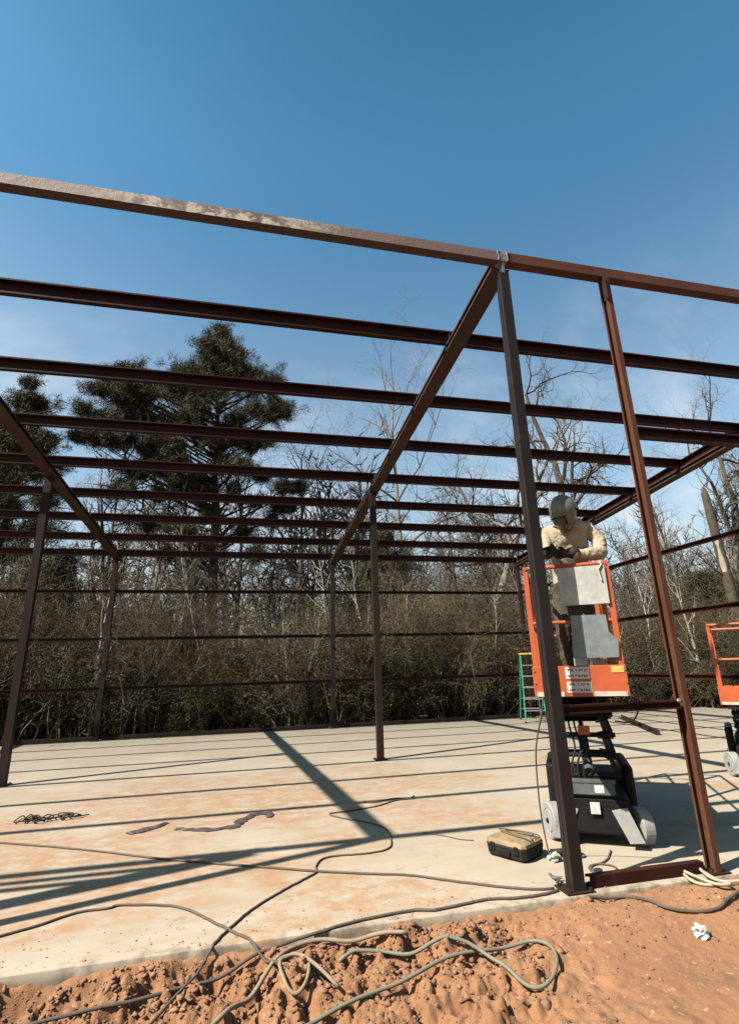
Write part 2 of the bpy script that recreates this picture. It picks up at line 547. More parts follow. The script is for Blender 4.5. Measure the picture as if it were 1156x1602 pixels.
def ground_z(x, y):
    x = np.asarray(x, float); y = np.asarray(y, float)
    rough = 1 - sstep(-1.0, 0.05, x + 0.25 * fbm(x * 1.5, y * 1.5, 2, 90))       # churned on the left, smooth on the right
    front = 1 - sstep(-0.06, 0.0, y)
    big = fbm(x * 0.9, y * 0.9, 3, 1) * 0.05
    near = sstep(-0.85, -0.12, y)                      # banked up towards the pour
    z = -0.165 + big + 0.115 * near
    wx, wy = x + 0.02 * fbm(x * 18, y * 18, 2, 201), y + 0.02 * fbm(x * 18, y * 18, 2, 207)
    z = z + rough * (fbm(x * 3.0, y * 3.6, 5, 11, 0.62) * 0.11 + (0.30 - np.abs(fbm(x * 7, y * 7, 4, 31, 0.7))) * 0.07 - 0.065
                     + clod(wx, wy, 7.0, 300) * 0.75 + clod(wx, wy, 17.0, 320) * 0.8 + fbm(x * 30, y * 30, 3, 35, 0.6) * 0.008)
    z = z + (1 - rough) * (fbm(x * 2.5, y * 2.5, 4, 41, 0.45) * 0.022 + 0.035 + 0.012 * near + fbm(x * 14, y * 14, 3, 45) * 0.008 + fbm(x * 45, y * 45, 2, 48) * 0.0035)
    # hollows dug out beside the pour on the left
    for hx, hy, rx, ry, dz in ((-3.55, -0.28, 0.22, 0.12, 0.16), (-2.98, -0.42, 0.12, 0.12, 0.11), (-2.50, -0.20, 0.05, 0.10, 0.10), (-1.72, -0.30, 0.16, 0.12, 0.12), (-1.25, -0.28, 0.15, 0.10, 0.09), (-3.2, -0.62, 0.2, 0.1, 0.12), (-2.3, -0.55, 0.10, 0.10, 0.10)):
        z = z - dz * np.exp(-(((x - hx) / rx) ** 2 + ((y - hy) / ry) ** 2))
    z = z + 0.03 * np.exp(-((y + 0.13) / 0.09) ** 2) * rough * (0.3 + fbm(x * 4, y * 4, 3, 77))
    we = sstep(-0.22, -0.11, y) * 0.8
    z = z * (1 - we) + we * (-0.024 + 0.070 * fbm(x * 3, y * 5, 4, 83, 0.6))
    inner = -0.30 * np.ones_like(z)
    under = ((x > SLAB_X0 + 0.05) & (x < SLAB_X1 - 0.05) & (y > SLAB_Y0 + 0.04) & (y < SLAB_Y1 - 0.05))
    z = np.where(under, inner, np.minimum(z, np.where(y > -0.25, -0.012 + 0.045 * np.clip(fbm(x * 4.5, y * 3, 4, 133, 0.6), 0, 1), 0.03)))
    away = -0.16 + fbm(x * 0.5, y * 0.5, 4, 5) * 0.10
    w = sstep(0.0, 1.0, np.maximum.reduce([(np.abs(x) - 12.3) / 3, (y - 11.5) / 1.5, (-2.5 - y) / 2]))
    return np.where(under, z, z * (1 - w) + away * w)


# ------------------------------------------------------------------ the ground, one sheet to the horizon
def axis_lines(fine0, fine1, df, mids, far):
    a = list(np.arange(fine0, fine1 + 1e-6, df))
    left, right = [], []
    x, d = fine0, df
    while x > -far:
        d = min(d * 1.22, 120); x -= d; left.append(x)
    x, d = fine1, df
    while x < far:
        d = min(d * mids, 120); x += d; right.append(x)
    return np.array(left[::-1] + a + right)


gx_ = axis_lines(-4.2, 2.2, 0.012, 1.22, 1400)
gy_ = axis_lines(-1.30, 0.0, 0.011, 1.10, 1400)
gy_ = gy_[gy_ > -60]
GX, GY = np.meshgrid(gx_, gy_)
GZ = ground_z(GX, GY)
nx, ny = len(gx_), len(gy_)
gv = np.stack([GX.ravel(), GY.ravel(), GZ.ravel()], 1)
ii = np.arange(nx * ny).reshape(ny, nx)
gf = np.stack([ii[:-1, :-1].ravel(), ii[:-1, 1:].ravel(), ii[1:, 1:].ravel(), ii[1:, :-1].ravel()], 1)
tag(np_mesh('ground', gv, gf, 'clay', smooth=True), kind='structure')

# ------------------------------------------------------------------ the slab
xs = np.concatenate([np.arange(SLAB_X0, -5, 0.5), np.arange(-5, 3, 0.03), np.arange(3, SLAB_X1 + 0.01, 0.47)])
ey = SLAB_Y0 + fbm(xs * 1.1, xs * 0, 3, 61, 0.5) * 0.010 + np.maximum(0, fbm(xs * 9, xs * 0, 4, 66, 0.65) - 0.3) * 0.03
k = len(xs)
sv = []
for yy, zz in ((None, -0.34), (0.004, -0.06), (0.0, -0.006), (0.005, 0.0), (0.12, 0.0)):
    if yy is None:
        sv += [(x, e + 0.0, zz) for x, e in zip(xs, ey)]
    else:
        sv += [(x, e + yy if yy < 0.1 else 0.06, zz) for x, e in zip(xs, ey)]
sv += [(x, SLAB_Y1, 0.0) for x in xs] + [(x, SLAB_Y1, -0.34) for x in xs]
sf = []
for r_ in range(6):
    for j in range(k - 1):
        sf.append((r_ * k + j, r_ * k + j + 1, (r_ + 1) * k + j + 1, (r_ + 1) * k + j))
so = np_mesh('concrete_slab', sv, np.array(sf), 'concrete')
tag(so, kind='structure')

# ------------------------------------------------------------------ the steel frame
frame = empty('steel_building_frame', (0, 0, 0))
tag(frame, 'unfinished red oxide steel frame of posts, rafters and purlins on the slab', 'building frame')
H0, SL = 5.59, 0.0824
XR = [-11.92, -5.96, 0.0, 6.04]
YP = [0.0, 5.88, 11.22]


def zr(y): return H0 - SL * y


def xr(i, y):
    return XR[i]


def c_prof(d, f, lip, t=0.005):
    """C section, web at s=0, opening towards +s, depth d along u from 0"""
    return [(0, 0), (f, 0), (f, lip), (f - t, lip), (f - t, t), (t, t), (t, d - t), (f - t, d - t), (f - t, d - lip), (f, d - lip), (f, d), (0, d)]


def i_prof(d, f, lip, t=0.006):
    """two C sections back to back"""
    a = c_prof(d, f, lip, t)[1:11]
    return [(x, y) for x, y in a] + [(-x, y) for x, y in a[::-1]]


def member(name, prof, a, b, s, u, mat, parent=frame, label=None):
    return MB().prism(prof, a, b, s, u).build(name, mat, parent, label=label)


PW = 0.065
for ri in range(4):
    for yi in YP:
        if ri == 3 and yi == YP[1]: continue            # this line spans clear from front to back
        xi = xr(ri, yi)
        front = yi == 0.0
        xo = xi
        top = (5.36 if xi == 0 else 5.48) if front else zr(yi) - 0.096
        mb = MB()
        hw0 = 0.048 if (front or ri == 3) else 0.058
        x0, x1, y0, y1 = xi - hw0, xi + hw0, yi - hw0, yi + hw0
        # two channels boxed lip to lip: the seam runs up the left and right faces
        for ya, yb, sgn in ((y0, yi - 0.004, 1), (yi + 0.004, y1, -1)):
            mb.box((x0, ya, 0.013), (x1, yb, top))
        mb.box((x0 + 0.006, yi - 0.0045, 0.013), (x1 - 0.006, yi + 0.0045, top - 0.003))
        po = mb.build('post', 'primer_grey' if front else 'primer_dark', frame)
        MB().box((xi - 0.11, yi - (0.074 if front else 0.11), 0.001), (xi + 0.11, yi + 0.11, 0.0125)).build('base_plate', 'primer_dark', po)
        if front and xi == 0:
            MB().box((-0.012, -0.045, top + 0.001), (0.012, 0.02, 5.499)).build('strap', 'bright_metal', po)
        for bx_ in (-0.085, 0.085):
            for by_ in (-0.055 if front else -0.085, 0.085):
                MB().tube([(xi + bx_, yi + by_, 0.013), (xi + bx_, yi + by_, 0.03)], 0.011, 6).build('bolt', 'primer_dark', po)
        xi = xo

RD, RF = 0.100, 0.098
sl_u = Vector((0, SL, 1)).normalized()
for ri in range(4):
    y0_, y1_ = 0.060, 11.33
    a = Vector((xr(ri, y0_) + 0.03, y0_, zr(y0_) - 0.09)); b_ = Vector((xr(ri, y1_) + 0.03, y1_, zr(y1_) - 0.09))
    sd_ = Vector((b_.y - a.y, a.x - b_.x, 0)).normalized()
    ra = member('rafter', i_prof(RD, RF, 0.022), a, b_, sd_, sl_u, 'primer_bounce')
    for kk in range(1, 8):
        yk = 1.403 * kk
        xk = xr(ri, yk)
        MB().box((xk - 0.05, yk + 0.036, zr(yk) + 0.012), (xk + 0.05, yk + 0.043, zr(yk) + 0.15)).build('clip', 'primer_dark', ra)
        MB().box((xk - RF + 0.030 - 0.006, yk - 0.03, zr(yk) - 0.085), (xk - RF + 0.029, yk + 0.03, zr(yk) + 0.0)).build('stiffener', 'primer_dark', ra)

# purlins bearing on the rafters, opening towards the front
for bi in range(-1, 3):
    for kk in range(1, 9):
        yk = 1.403 * kk
        xa = -15.5 if bi < 0 else xr(bi, yk) + 0.002
        xb = xr(bi + 1, yk) - 0.002 if bi < 2 else xr(3, yk) + 0.028
        za = zr(yk) + 0.016
        member('purlin', c_prof(0.185, 0.064, 0.02), (xa, yk + 0.032, za), (xb, yk + 0.032, za), (0, -1, 0), (0, 0, 1), 'primer')

# rake channel closing the purlin ends on the right
member('rake_channel', c_prof(0.205, 0.07, 0.02), (6.142, 0.06, zr(0.06) + 0.014), (6.142, 11.33, zr(11.33) + 0.014), (-1, 0, 0), sl_u, 'primer')

# front eave beam: an older weathered length on the left, a redder one on the right, welded over the corner post
BZ0, BZ1 = 5.50, 5.612
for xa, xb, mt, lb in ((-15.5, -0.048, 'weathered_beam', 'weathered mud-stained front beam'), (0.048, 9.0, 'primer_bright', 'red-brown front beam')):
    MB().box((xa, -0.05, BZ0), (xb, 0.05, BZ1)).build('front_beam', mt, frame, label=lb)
w = MB().box((-0.0475, -0.053, BZ0 - 0.002), (0.0475, 0.052, BZ1 + 0.002)).build('splice', 'weld_burn', frame)
for xw in (-0.05, 0.05):
    MB().tube([(xw, -0.055, BZ0), (xw + 0.004, -0.056, BZ0 + 0.04), (xw - 0.003, -0.056, BZ0 + 0.08), (xw, -0.055, BZ1)], 0.007, 6).build('weld_bead', 'bright_metal', w)

# door framing beside the corner post
dp = member('door_post', c_prof(0.105, 0.052, 0.018, 0.006), (1.215, -0.06, 0.013), (1.215, -0.06, 5.49), (-1, 0, 0), (0, 1, 0), 'primer_bright', label='red-brown channel door post')
MB().box((1.145, -0.085, 5.20), (1.151, -0.02, 5.49)).build('clip', 'primer_dark', dp)
MB().box((1.11, -0.078, 0.001), (1.28, 0.10, 0.0125)).build('base_plate', 'primer_dark', dp)
member('girt', c_prof(0.07, 0.055, 0.016), (0.052, 0.028, 1.185), (1.160, 0.028, 1.185), (0, -1, 0), (0, 0, 1), 'primer')
MB().ball((1.145, -0.033, 1.25), (0.03, 0.012, 0.02), 8, 6).build('weld_bead', 'bright_metal', dp)
member('base_channel', c_prof(0.075, 0.06, 0.018), (0.114, -0.012, 0.004), (1.106, -0.012, 0.004), (0, 1, 0), (0, 0, 1), 'primer')
member('girt', c_prof(0.12, 0.06, 0.018), (1.23, 0.03, 3.65), (xr(3, 0) - PW - 0.004, 0.03, 3.65), (0, -1, 0), (0, 0, 1), 'primer')
# the next doorway to the left, out of the picture; its shadow crosses the slab
dl = member('door_post', c_prof(0.2, 0.066, 0.022, 0.006), (-7.10, -0.10, 0.013), (-7.10, -0.10, 5.49), (1, 0, 0), (0, 1, 0), 'primer_bright')
for zc in (4.35, 4.87):
    MB().box((-11.85, -0.03, zc), (-7.11, 0.03, zc + 0.12)).build('header', 'primer', frame)

# wall girts on the back and right-hand side
for zg in (1.235, 2.47, 3.715):
    for bi in range(3):
        member('girt', c_prof(0.09, 0.05, 0.015), (XR[bi] + PW + 0.003, 11.25, zg - 0.045), (XR[bi + 1] - PW - 0.003, 11.25, zg - 0.045), (0, -1, 0), (0, 0, 1), 'primer')
    for (ya, yb) in ((0.0, 11.22),):
        member('girt', c_prof(0.09, 0.05, 0.015), (xr(3, ya) + 0.03, ya + PW + 0.003, zg - 0.045), (xr(3, yb) + 0.03, yb - PW - 0.003, zg - 0.045), (-1, 0, 0), (0, 0, 1), 'primer')
for bi in range(3):
    MB().box((XR[bi] + 0.112, 11.30, 0.004), (XR[bi + 1] - 0.112, 11.36, 0.10)).build('base_channel', 'primer_dark', frame)

# ------------------------------------------------------------------ scissor lifts
LAZ = R(32.2)


def build_lift(name, loc, az, deck, ext, label, panels):
    """local x = right, y = away from the end that faces us, origin under the end of the platform"""
    root = empty(name, loc, -az)
    tag(root, label, 'scissor lift', 'orange scissor lifts on the slab')
    w = 0.37
    v0 = 0.86 if ext else 0.0                 # where the fixed platform starts
    bv = v0 - 0.14 if ext else -0.02          # front of the chassis
    L = 1.72
    # chassis
    ch = MB().box((-0.30, bv, 0.10), (0.30, bv + L, 0.40), 0.02)
    ch.box((-0.20, bv - 0.012, 0.40), (0.20, bv + 0.35, 0.545), 0.015)
    cho = ch.build('chassis', 'black_steel', root)
    MB().box((-0.19, bv - 0.024, 0.425), (0.19, bv - 0.0135, 0.52)).build('front_plate', 'chassis_grey', cho)
    MB().box((0.02, bv - 0.0285, 0.44), (0.10, bv - 0.0245, 0.505)).build('label_plate', 'white_plastic', cho)
    MB().box((-0.205, bv - 0.03, 0.522), (0.205, bv + 0.02, 0.548)).build('step', 'chassis_grey', cho)
    MB().box((-0.035, bv - 0.03, 0.27), (0.045, bv - 0.003, 0.36)).build('tow_plate', 'white_plastic', cho)
    for sx in (-1, 1):
        MB().box((min(sx * 0.305, sx * 0.40), bv + 0.42, 0.14), (max(sx * 0.305, sx * 0.40), bv + 1.25, 0.60), 0.025).build('side_tray', 'black_steel', root)
        # a bent deflector plate ahead of each wheel
        fl = MB().add([(sx * 0.14, bv - 0.01, 0.30), (sx * 0.27, bv - 0.02, 0.33), (sx * 0.37, bv - 0.05, 0.07), (sx * 0.25, bv - 0.04, 0.055),
                       (sx * 0.14, bv + 0.0, 0.30), (sx * 0.27, bv - 0.01, 0.33), (sx * 0.37, bv - 0.04, 0.07), (sx * 0.25, bv - 0.03, 0.055)],
                      [(0, 1, 2, 3), (7, 6, 5, 4), (0, 4, 5, 1), (1, 5, 6, 2), (2, 6, 7, 3), (3, 7, 4, 0)])
        fl.build('deflector', 'tyre_grey', root)
    for sx in (-1, 1):
        for vy, steer in ((bv + 0.16, R(-24)), (bv + L - 0.2, 0)):
            r_, hw = 0.155, 0.052
            ca, sa = math.cos(steer), math.sin(steer)
            c = Vector((sx * 0.372, vy, r_))
            ax = Vector((ca * sx, -sa * sx, 0))
            fwd = Vector((-ax.y, ax.x, 0))
            seg = 28

            def disc(mb, offs):
                k0 = len(mb.v)
                for o_, rad in offs:
                    for q in range(seg):
                        t = 2 * math.pi * q / seg
                        mb.v.append(tuple(c + ax * o_ + fwd * rad * math.cos(t) + Vector((0, 0, rad * math.sin(t)))))
                for j in range(len(offs) - 1):
                    for q in range(seg):
                        mb.f.append((k0 + j * seg + q, k0 + j * seg + (q + 1) % seg, k0 + (j + 1) * seg + (q + 1) % seg, k0 + (j + 1) * seg + q))
                mb.f.append(tuple(range(k0 + seg - 1, k0 - 1, -1)))
                mb.f.append(tuple(range(k0 + (len(offs) - 1) * seg, k0 + len(offs) * seg)))
                return mb
            wo = disc(MB(), [(-hw, r_ - 0.03), (-hw, r_ - 0.008), (-hw + 0.008, r_), (hw - 0.008, r_), (hw, r_ - 0.008), (hw, 0.105), (hw - 0.006, 0.10)]).build('wheel', 'tyre_grey', root)
            disc(MB(), [(hw - 0.0055, 0.099), (hw + 0.002, 0.09), (hw + 0.003, 0.04)]).build('rim', 'tyre_grey', wo)
            disc(MB(), [(hw + 0.0035, 0.022), (hw + 0.016, 0.018)]).build('hub', 'black_steel', wo)
    # scissor stack
    zb, zt = 0.56, deck - 0.05
    nl = 4
    dz = (zt - zb) / nl
    for j in range(nl):
        z0_, z1_ = zb + j * dz, zb + (j + 1) * dz
        for sx in (-1, 1):
            MB().bar((sx * 0.235, bv + 0.12, z0_), (sx * 0.235, bv + 1.55, z1_), 0.035, 0.075).build('scissor_arm', 'black_steel', root)
            MB().bar((sx * 0.19, bv + 0.12, z1_), (sx * 0.19, bv + 1.55, z0_), 0.035, 0.075).build('scissor_arm', 'black_steel', root)
        for vy, zz in ((bv + 0.12, z0_), (bv + 0.835, (z0_ + z1_) / 2), (bv + 1.55, z0_)):
            MB().tube([(-0.27, vy, zz), (0.27, vy, zz)], 0.022, 10).build('cross_pin', 'black_steel', root)
    MB().tube([(0.0, bv + 0.25, zb), (0.0, bv + 0.9, zb + 0.36 * (zt - zb))], 0.045, 12).build('lift_cylinder', 'chassis_grey', root)
    MB().tube([(0.0, bv + 0.9, zb + 0.36 * (zt - zb)), (0.0, bv + 1.35, zb + 0.62 * (zt - zb))], 0.026, 12).build('cylinder_rod', 'bright_metal', root)
    MB().box((-0.055, bv + 0.03, zb + 0.36), (0.05, bv + 0.045, zb + 0.44)).build('warning_plate', 'orange_paint', root)
    MB().box((-0.30, bv + 0.02, zt - 0.02), (0.30, bv + 1.65, zt + 0.045)).build('sub_frame', 'black_steel', root)
    # platform
    D = deck
    pv1 = v0 + 1.70
    pl = MB().box((-w + 0.02, v0 + 0.02, D), (w - 0.02, pv1, D + 0.035))
    plo = pl.build('platform_deck', 'chassis_grey', root)
    if ext:
        MB().box((-w + 0.04, 0.008, D + 0.038), (w - 0.04, v0 + 0.35, D + 0.062)).build('extension_deck', 'chassis_grey', root)
        for sx in (-1, 1):
            MB().bar((sx * 0.28, 0.02, D + 0.012), (sx * 0.28, v0 + 0.3, D + 0.012), 0.04, 0.045).build('slide_rail', 'black_steel', plo)
    # toe boards
    tz0, tz1 = D - 0.012, D + 0.235
    tb = MB().box((-w, -0.012, tz0), (w, 0.0, tz1), 0.004).build('toe_board', 'orange_paint', root)
    for k_, (a, b_) in enumerate(((-w + 0.02, -0.13), (0.10, w - 0.02))):
        MB().box((a, -0.022, tz0 + 0.004), (b_, -0.0125, tz0 + 0.040)).build('kick_strip', 'pale_edge', tb)
    MB().box((-0.105, -0.0165, tz1 - 0.105), (0.082, -0.013, tz1 - 0.012)).build('label_sheet', 'printed_label', tb)
    MB().box((-0.105, -0.0165, tz1 - 0.215), (0.088, -0.013, tz1 - 0.128)).build('label_sheet', 'printed_label', tb)
    MB().box((0.255, -0.0165, tz1 - 0.06), (0.35, -0.013, tz1 - 0.008)).build('hazard_sticker', 'ladder_yellow', tb)
    for sx in (-1, 1):
        MB().box((min(sx * (w - 0.011), sx * (w + 0.001)), 0.004, tz0), (max(sx * (w - 0.011), sx * (w + 0.001)), pv1, tz1 - 0.06)).build('toe_board', 'orange_paint', root)
    MB().box((-w + 0.012, pv1, tz0), (w - 0.012, pv1 + 0.012, tz1 - 0.06)).build('toe_board', 'orange_paint', root)
    # rails
    T = D + 1.09
    rr = 0.019
    for sx in (-1, 1):
        ys = [0.02] + ([v0 - 0.06, v0 + 0.06] if ext else []) + [v0 + 0.85, pv1 - 0.02]
        for yv in ys:
            MB().bar((sx * (w - 0.03), yv, D + 0.03), (sx * (w - 0.03), yv, T - rr), 0.042, 0.034, (0, 1, 0)).build('rail_post', 'orange_paint', root)
        MB().tube([(sx * (w - 0.03), -0.005, T), (sx * (w - 0.03), pv1, T)], rr, 10).build('top_rail', 'orange_paint', root)
        MB().tube([(sx * (w - 0.03), 0.04, D + 0.6), (sx * (w - 0.03), pv1 - 0.03, D + 0.6)], 0.016, 10).build('mid_rail', 'orange_paint', root)
    for yv in (0.02, pv1 - 0.02):
        MB().tube([(-w + 0.05, yv, T), (w - 0.05, yv, T)], rr, 10).build('top_rail', 'orange_paint', root)
        MB().tube([(-w + 0.05, yv, D + 0.6), (w - 0.05, yv, D + 0.6)], 0.016, 10).build('mid_rail', 'orange_paint', root)
    if panels:
        MB().box((-0.068, -0.022, D + 0.735), (0.325, -0.006, T - 0.022), 0.003).build('end_panel', 'panel_light', root, label='light grey upper end panel')
        MB().add([(-0.022, -0.02, D + 0.295), (0.328, -0.02, D + 0.295), (0.345, -0.02, D + 0.43), (0.28, -0.02, D + 0.50), (0.275, -0.02, D + 0.645), (-0.005, -0.02, D + 0.65),
                  (-0.022, -0.006, D + 0.295), (0.328, -0.006, D + 0.295), (0.345, -0.006, D + 0.43), (0.28, -0.006, D + 0.50), (0.275, -0.006, D + 0.645), (-0.005, -0.006, D + 0.65)],
                 [(0, 1, 2, 3, 4, 5), (11, 10, 9, 8, 7, 6)] + [(i, i + 6, (i + 1) % 6 + 6, (i + 1) % 6) for i in range(6)]).build('end_panel', 'panel_slate', root, label='slate grey lower end panel')
        MB().box((-0.02, 0.03, D + 0.62), (0.10, 0.12, D + 0.76), 0.01).build('control_box', 'cloth_brown', root)
        MB().tube([(0.285, -0.03, D + 0.93), (0.27, -0.035, D + 1.03), (0.30, -0.03, D + 1.07), (0.29, -0.02, D + 1.10)], 0.008, 8).build('latch', 'pale_edge', root)
        MB().box((-0.02, 0.05, D + 0.063), (0.09, 0.20, D + 0.30)).build('battery_box', 'white_plastic', root)
        MB().box((0.13, 0.06, D + 0.063), (0.24, 0.18, D + 0.285)).build('supply_box', 'panel_light', root)
    for q_ in range(3):
        x_ = -0.12 + 0.05 * q_
        MB().tube(spline([(x_, bv + 0.05, 0.42), (x_ - 0.03, bv + 0.02, zb + 0.08), (x_ + 0.02, bv + 0.06, zb + 0.25), (x_ - 0.01, bv + 0.20, zb + 0.45), (x_, bv + 0.5, zt - 0.05)]), 0.009, 8).build('hydraulic_hose', 'black_rubber', root, smooth=True)
    for sx in (-1, 1):
        for zz_ in (0.16, 0.30):
            MB().tube([(sx * 0.26, bv - 0.012, zz_), (sx * 0.26, bv + 0.002, zz_)], 0.014, 6).build('bolt', 'bright_metal', root)
        MB().tube([(sx * 0.355, -0.02, D + 0.10), (sx * 0.355, -0.011, D + 0.10)], 0.010, 6).build('bolt', 'bright_metal', tb)
        MB().tube([(sx * 0.355, -0.02, D + 0.20), (sx * 0.355, -0.011, D + 0.20)], 0.010, 6).build('bolt', 'bright_metal', tb)
    # harness along the right-hand side
    MB().tube(spline([(w + 0.01, 0.1, D + 0.23), (w + 0.06, 0.16, D + 0.10), (w + 0.08, 0.3, D - 0.1), (w + 0.03, 0.5, D - 0.25), (0.3, bv + 0.3, D - 0.3)]), 0.007, 6).build('control_cable', 'cable_brown', root)
    return root


LX, LY = 0.344, 0.13
lift1 = build_lift('scissor_lift', (LX, LY, 0), LAZ, 1.315, True, 'orange scissor lift with a welder on its extended platform behind the corner post', True)
l2x, l2y = 4.19 + 0.70 * 0.34, 2.56 - 0.71 * 0.34
lift2 = build_lift('scissor_lift', (l2x, l2y, 0), R(46), 0.95, False, 'empty orange scissor lift cut off by the right edge of the picture', False)

# ------------------------------------------------------------------ the welder
LM = Matrix.Translation((LX, LY, 0)) @ Matrix.Rotation(-LAZ, 4, 'Z')


def W(u, v, z): return LM @ Vector((u, v, z))


person = empty('person', W(0.03, 0.44, 1.377))
tag(person, 'welder in tan shirt and raised-chin welding helmet leaning over the lift rail', 'person')
person['label'] = 'welder in tan shirt and dark welding helmet leaning over the lift rail'
PB = person.location.copy()
J = {
    'pelvis': (0.05, 0.46, 2.27, 0.155, 0.115), 'belly': (0.055, 0.43, 2.42, 0.165, 0.125), 'chest': (0.075, 0.34, 2.61, 0.178, 0.13),
    'upper': (0.08, 0.26, 2.75, 0.14, 0.10), 'neck': (0.075, 0.19, 2.83, 0.062, 0.062), 'head': (0.065, 0.125, 2.91, 0.085, 0.09), 'crown': (0.06, 0.095, 3.02, 0.075, 0.085),
    'shL': (-0.105, 0.27, 2.77, 0.078, 0.075), 'uaL': (-0.135, 0.22, 2.65, 0.066, 0.064), 'elL': (-0.135, 0.15, 2.565, 0.056, 0.053), 'faL': (-0.125, 0.06, 2.54, 0.050, 0.047), 'wrL': (-0.115, -0.03, 2.53, 0.033, 0.033),
    'shR': (0.265, 0.28, 2.78, 0.082, 0.078), 'uaR': (0.335, 0.25, 2.65, 0.072, 0.068), 'elR': (0.335, 0.14, 2.515, 0.060, 0.057), 'faR': (0.20, 0.06, 2.50, 0.054, 0.050), 'wrR': (0.055, -0.01, 2.51, 0.036, 0.036),
    'hipL': (-0.045, 0.46, 2.18, 0.10, 0.10), 'knL': (-0.07, 0.38, 1.85, 0.072, 0.072), 'caL': (-0.07, 0.42, 1.68, 0.062, 0.062), 'anL': (-0.07, 0.46, 1.46, 0.048, 0.048), 'toL': (-0.085, 0.33, 1.42, 0.042, 0.036),
    'hipR': (0.145, 0.47, 2.18, 0.10, 0.10), 'knR': (0.165, 0.43, 1.85, 0.072, 0.072), 'caR': (0.17, 0.47, 1.68, 0.062, 0.062), 'anR': (0.17, 0.52, 1.46, 0.048, 0.048), 'toR': (0.185, 0.39, 1.42, 0.042, 0.036),
}
bones = [('pelvis', 'belly'), ('belly', 'chest'), ('chest', 'upper'), ('upper', 'neck'), ('neck', 'head'), ('head', 'crown'),
         ('upper', 'shL'), ('shL', 'uaL'), ('uaL', 'elL'), ('elL', 'faL'), ('faL', 'wrL'), ('upper', 'shR'), ('shR', 'uaR'), ('uaR', 'elR'), ('elR', 'faR'), ('faR', 'wrR'),
         ('pelvis', 'hipL'), ('hipL', 'knL'), ('knL', 'caL'), ('caL', 'anL'), ('anL', 'toL'), ('pelvis', 'hipR'), ('hipR', 'knR'), ('knR', 'caR'), ('caR', 'anR'), ('anR', 'toR')]
jn = list(J)
jp = [W(*J[q][:3]) - PB for q in jn]
me = bpy.data.meshes.new('body_skeleton')
me.from_pydata(jp, [(jn.index(a), jn.index(b_)) for a, b_ in bones], [])
tmp = bpy.data.objects.new('body_skeleton', me)
col.objects.link(tmp)
sk = tmp.modifiers.new('skin', 'SKIN')
sk.use_smooth_shade = True
sd = me.skin_vertices[0].data
for i, q in enumerate(jn):
    sd[i].radius = J[q][3:]
    sd[i].use_root = (q == 'pelvis')
ss = tmp.modifiers.new('sub', 'SUBSURF'); ss.levels = 3; ss.render_levels = 3
bpy.context.view_layer.update()
dg = bpy.context.evaluated_depsgraph_get()
bm_ = bpy.data.meshes.new_from_object(tmp.evaluated_get(dg))
bpy.data.objects.remove(tmp)
# creases in the cloth
vv = np.zeros(len(bm_.vertices) * 3, dtype=np.float32)
bm_.vertices.foreach_get('co', vv); vv = vv.reshape(-1, 3)
nn = np.zeros(len(bm_.vertices) * 3, dtype=np.float32)
bm_.vertices.foreach_get('normal', nn); nn = nn.reshape(-1, 3)
wr = fbm(vv[:, 0] * 7 + vv[:, 2] * 9, vv[:, 1] * 7 - vv[:, 2] * 7, 2, 5) * 0.014
wr = wr + (0.45 - np.abs(fbm(vv[:, 0] * 16 - vv[:, 1] * 9 + vv[:, 2] * 9, vv[:, 2] * 26 + vv[:, 1] * 12, 3, 8))) * 0.020
vv = vv + nn * wr[:, None]
bm_.vertices.foreach_set('co', vv.ravel().astype(np.float32))
for mt in ('cloth_tan', 'cloth_brown', 'skin', 'boot'):
    bm_.materials.append(MATS[mt])
jarr = np.array([tuple(p_) for p_ in jp])
for pg in bm_.polygons:
    c = np.array(pg.center)
    nm = jn[int(np.argmin(((jarr - c) ** 2).sum(1)))]
    z = c[2] + PB.z
    pg.material_index = 2 if nm in ('head', 'crown') else (3 if nm[:2] == 'to' or z < 1.47 else (1 if z < 2.30 else 0))
    pg.use_smooth = True
body = bpy.data.objects.new('body', bm_)
col.objects.link(body); body.parent = person


def loc_to_person(pts): return [W(*p_) - PB for p_ in pts]


# shirt collar, cuffs, pocket and belt
cpts = [W(0.075 + 0.088 * math.cos(t), 0.215 + 0.082 * math.sin(t), 2.815 + 0.022 * math.sin(t)) - PB for t in [2 * math.pi * q / 16 for q in range(17)]]
MB().tube(cpts, 0.021, 8).build('collar', 'cloth_tan', person, smooth=True)
for a_, b_ in (('faR', 'wrR'), ('faL', 'wrL')):
    pa, pb = Vector(J[a_][:3]), Vector(J[b_][:3])
    q0, q1 = pa.lerp(pb, 0.55), pa.lerp(pb, 0.9)
    MB().tube([W(*q0) - PB, W(*q1) - PB], [0.053, 0.046], 14).build('cuff', 'cloth_tan', person, smooth=True)
pk = [W(0.13, 0.222, 2.60) - PB, W(0.235, 0.232, 2.60) - PB, W(0.235, 0.212, 2.69) - PB, W(0.13, 0.202, 2.69) - PB]
fv = (W(0, -1, 0) - W(0, 0, 0)) * 0.01
MB().add([q + fv for q in pk] + [q - fv for q in pk], [(0, 1, 2, 3), (7, 6, 5, 4), (0, 4, 5, 1), (1, 5, 6, 2), (2, 6, 7, 3), (3, 7, 4, 0)]).build('pocket', 'cloth_tan', person)
bpts = [W(0.05 + 0.168 * math.cos(t), 0.46 + 0.128 * math.sin(t), 2.30) - PB for t in [2 * math.pi * q / 20 for q in range(21)]]
MB().tube(bpts, 0.018, 8).build('belt', 'boot', person, smooth=True)


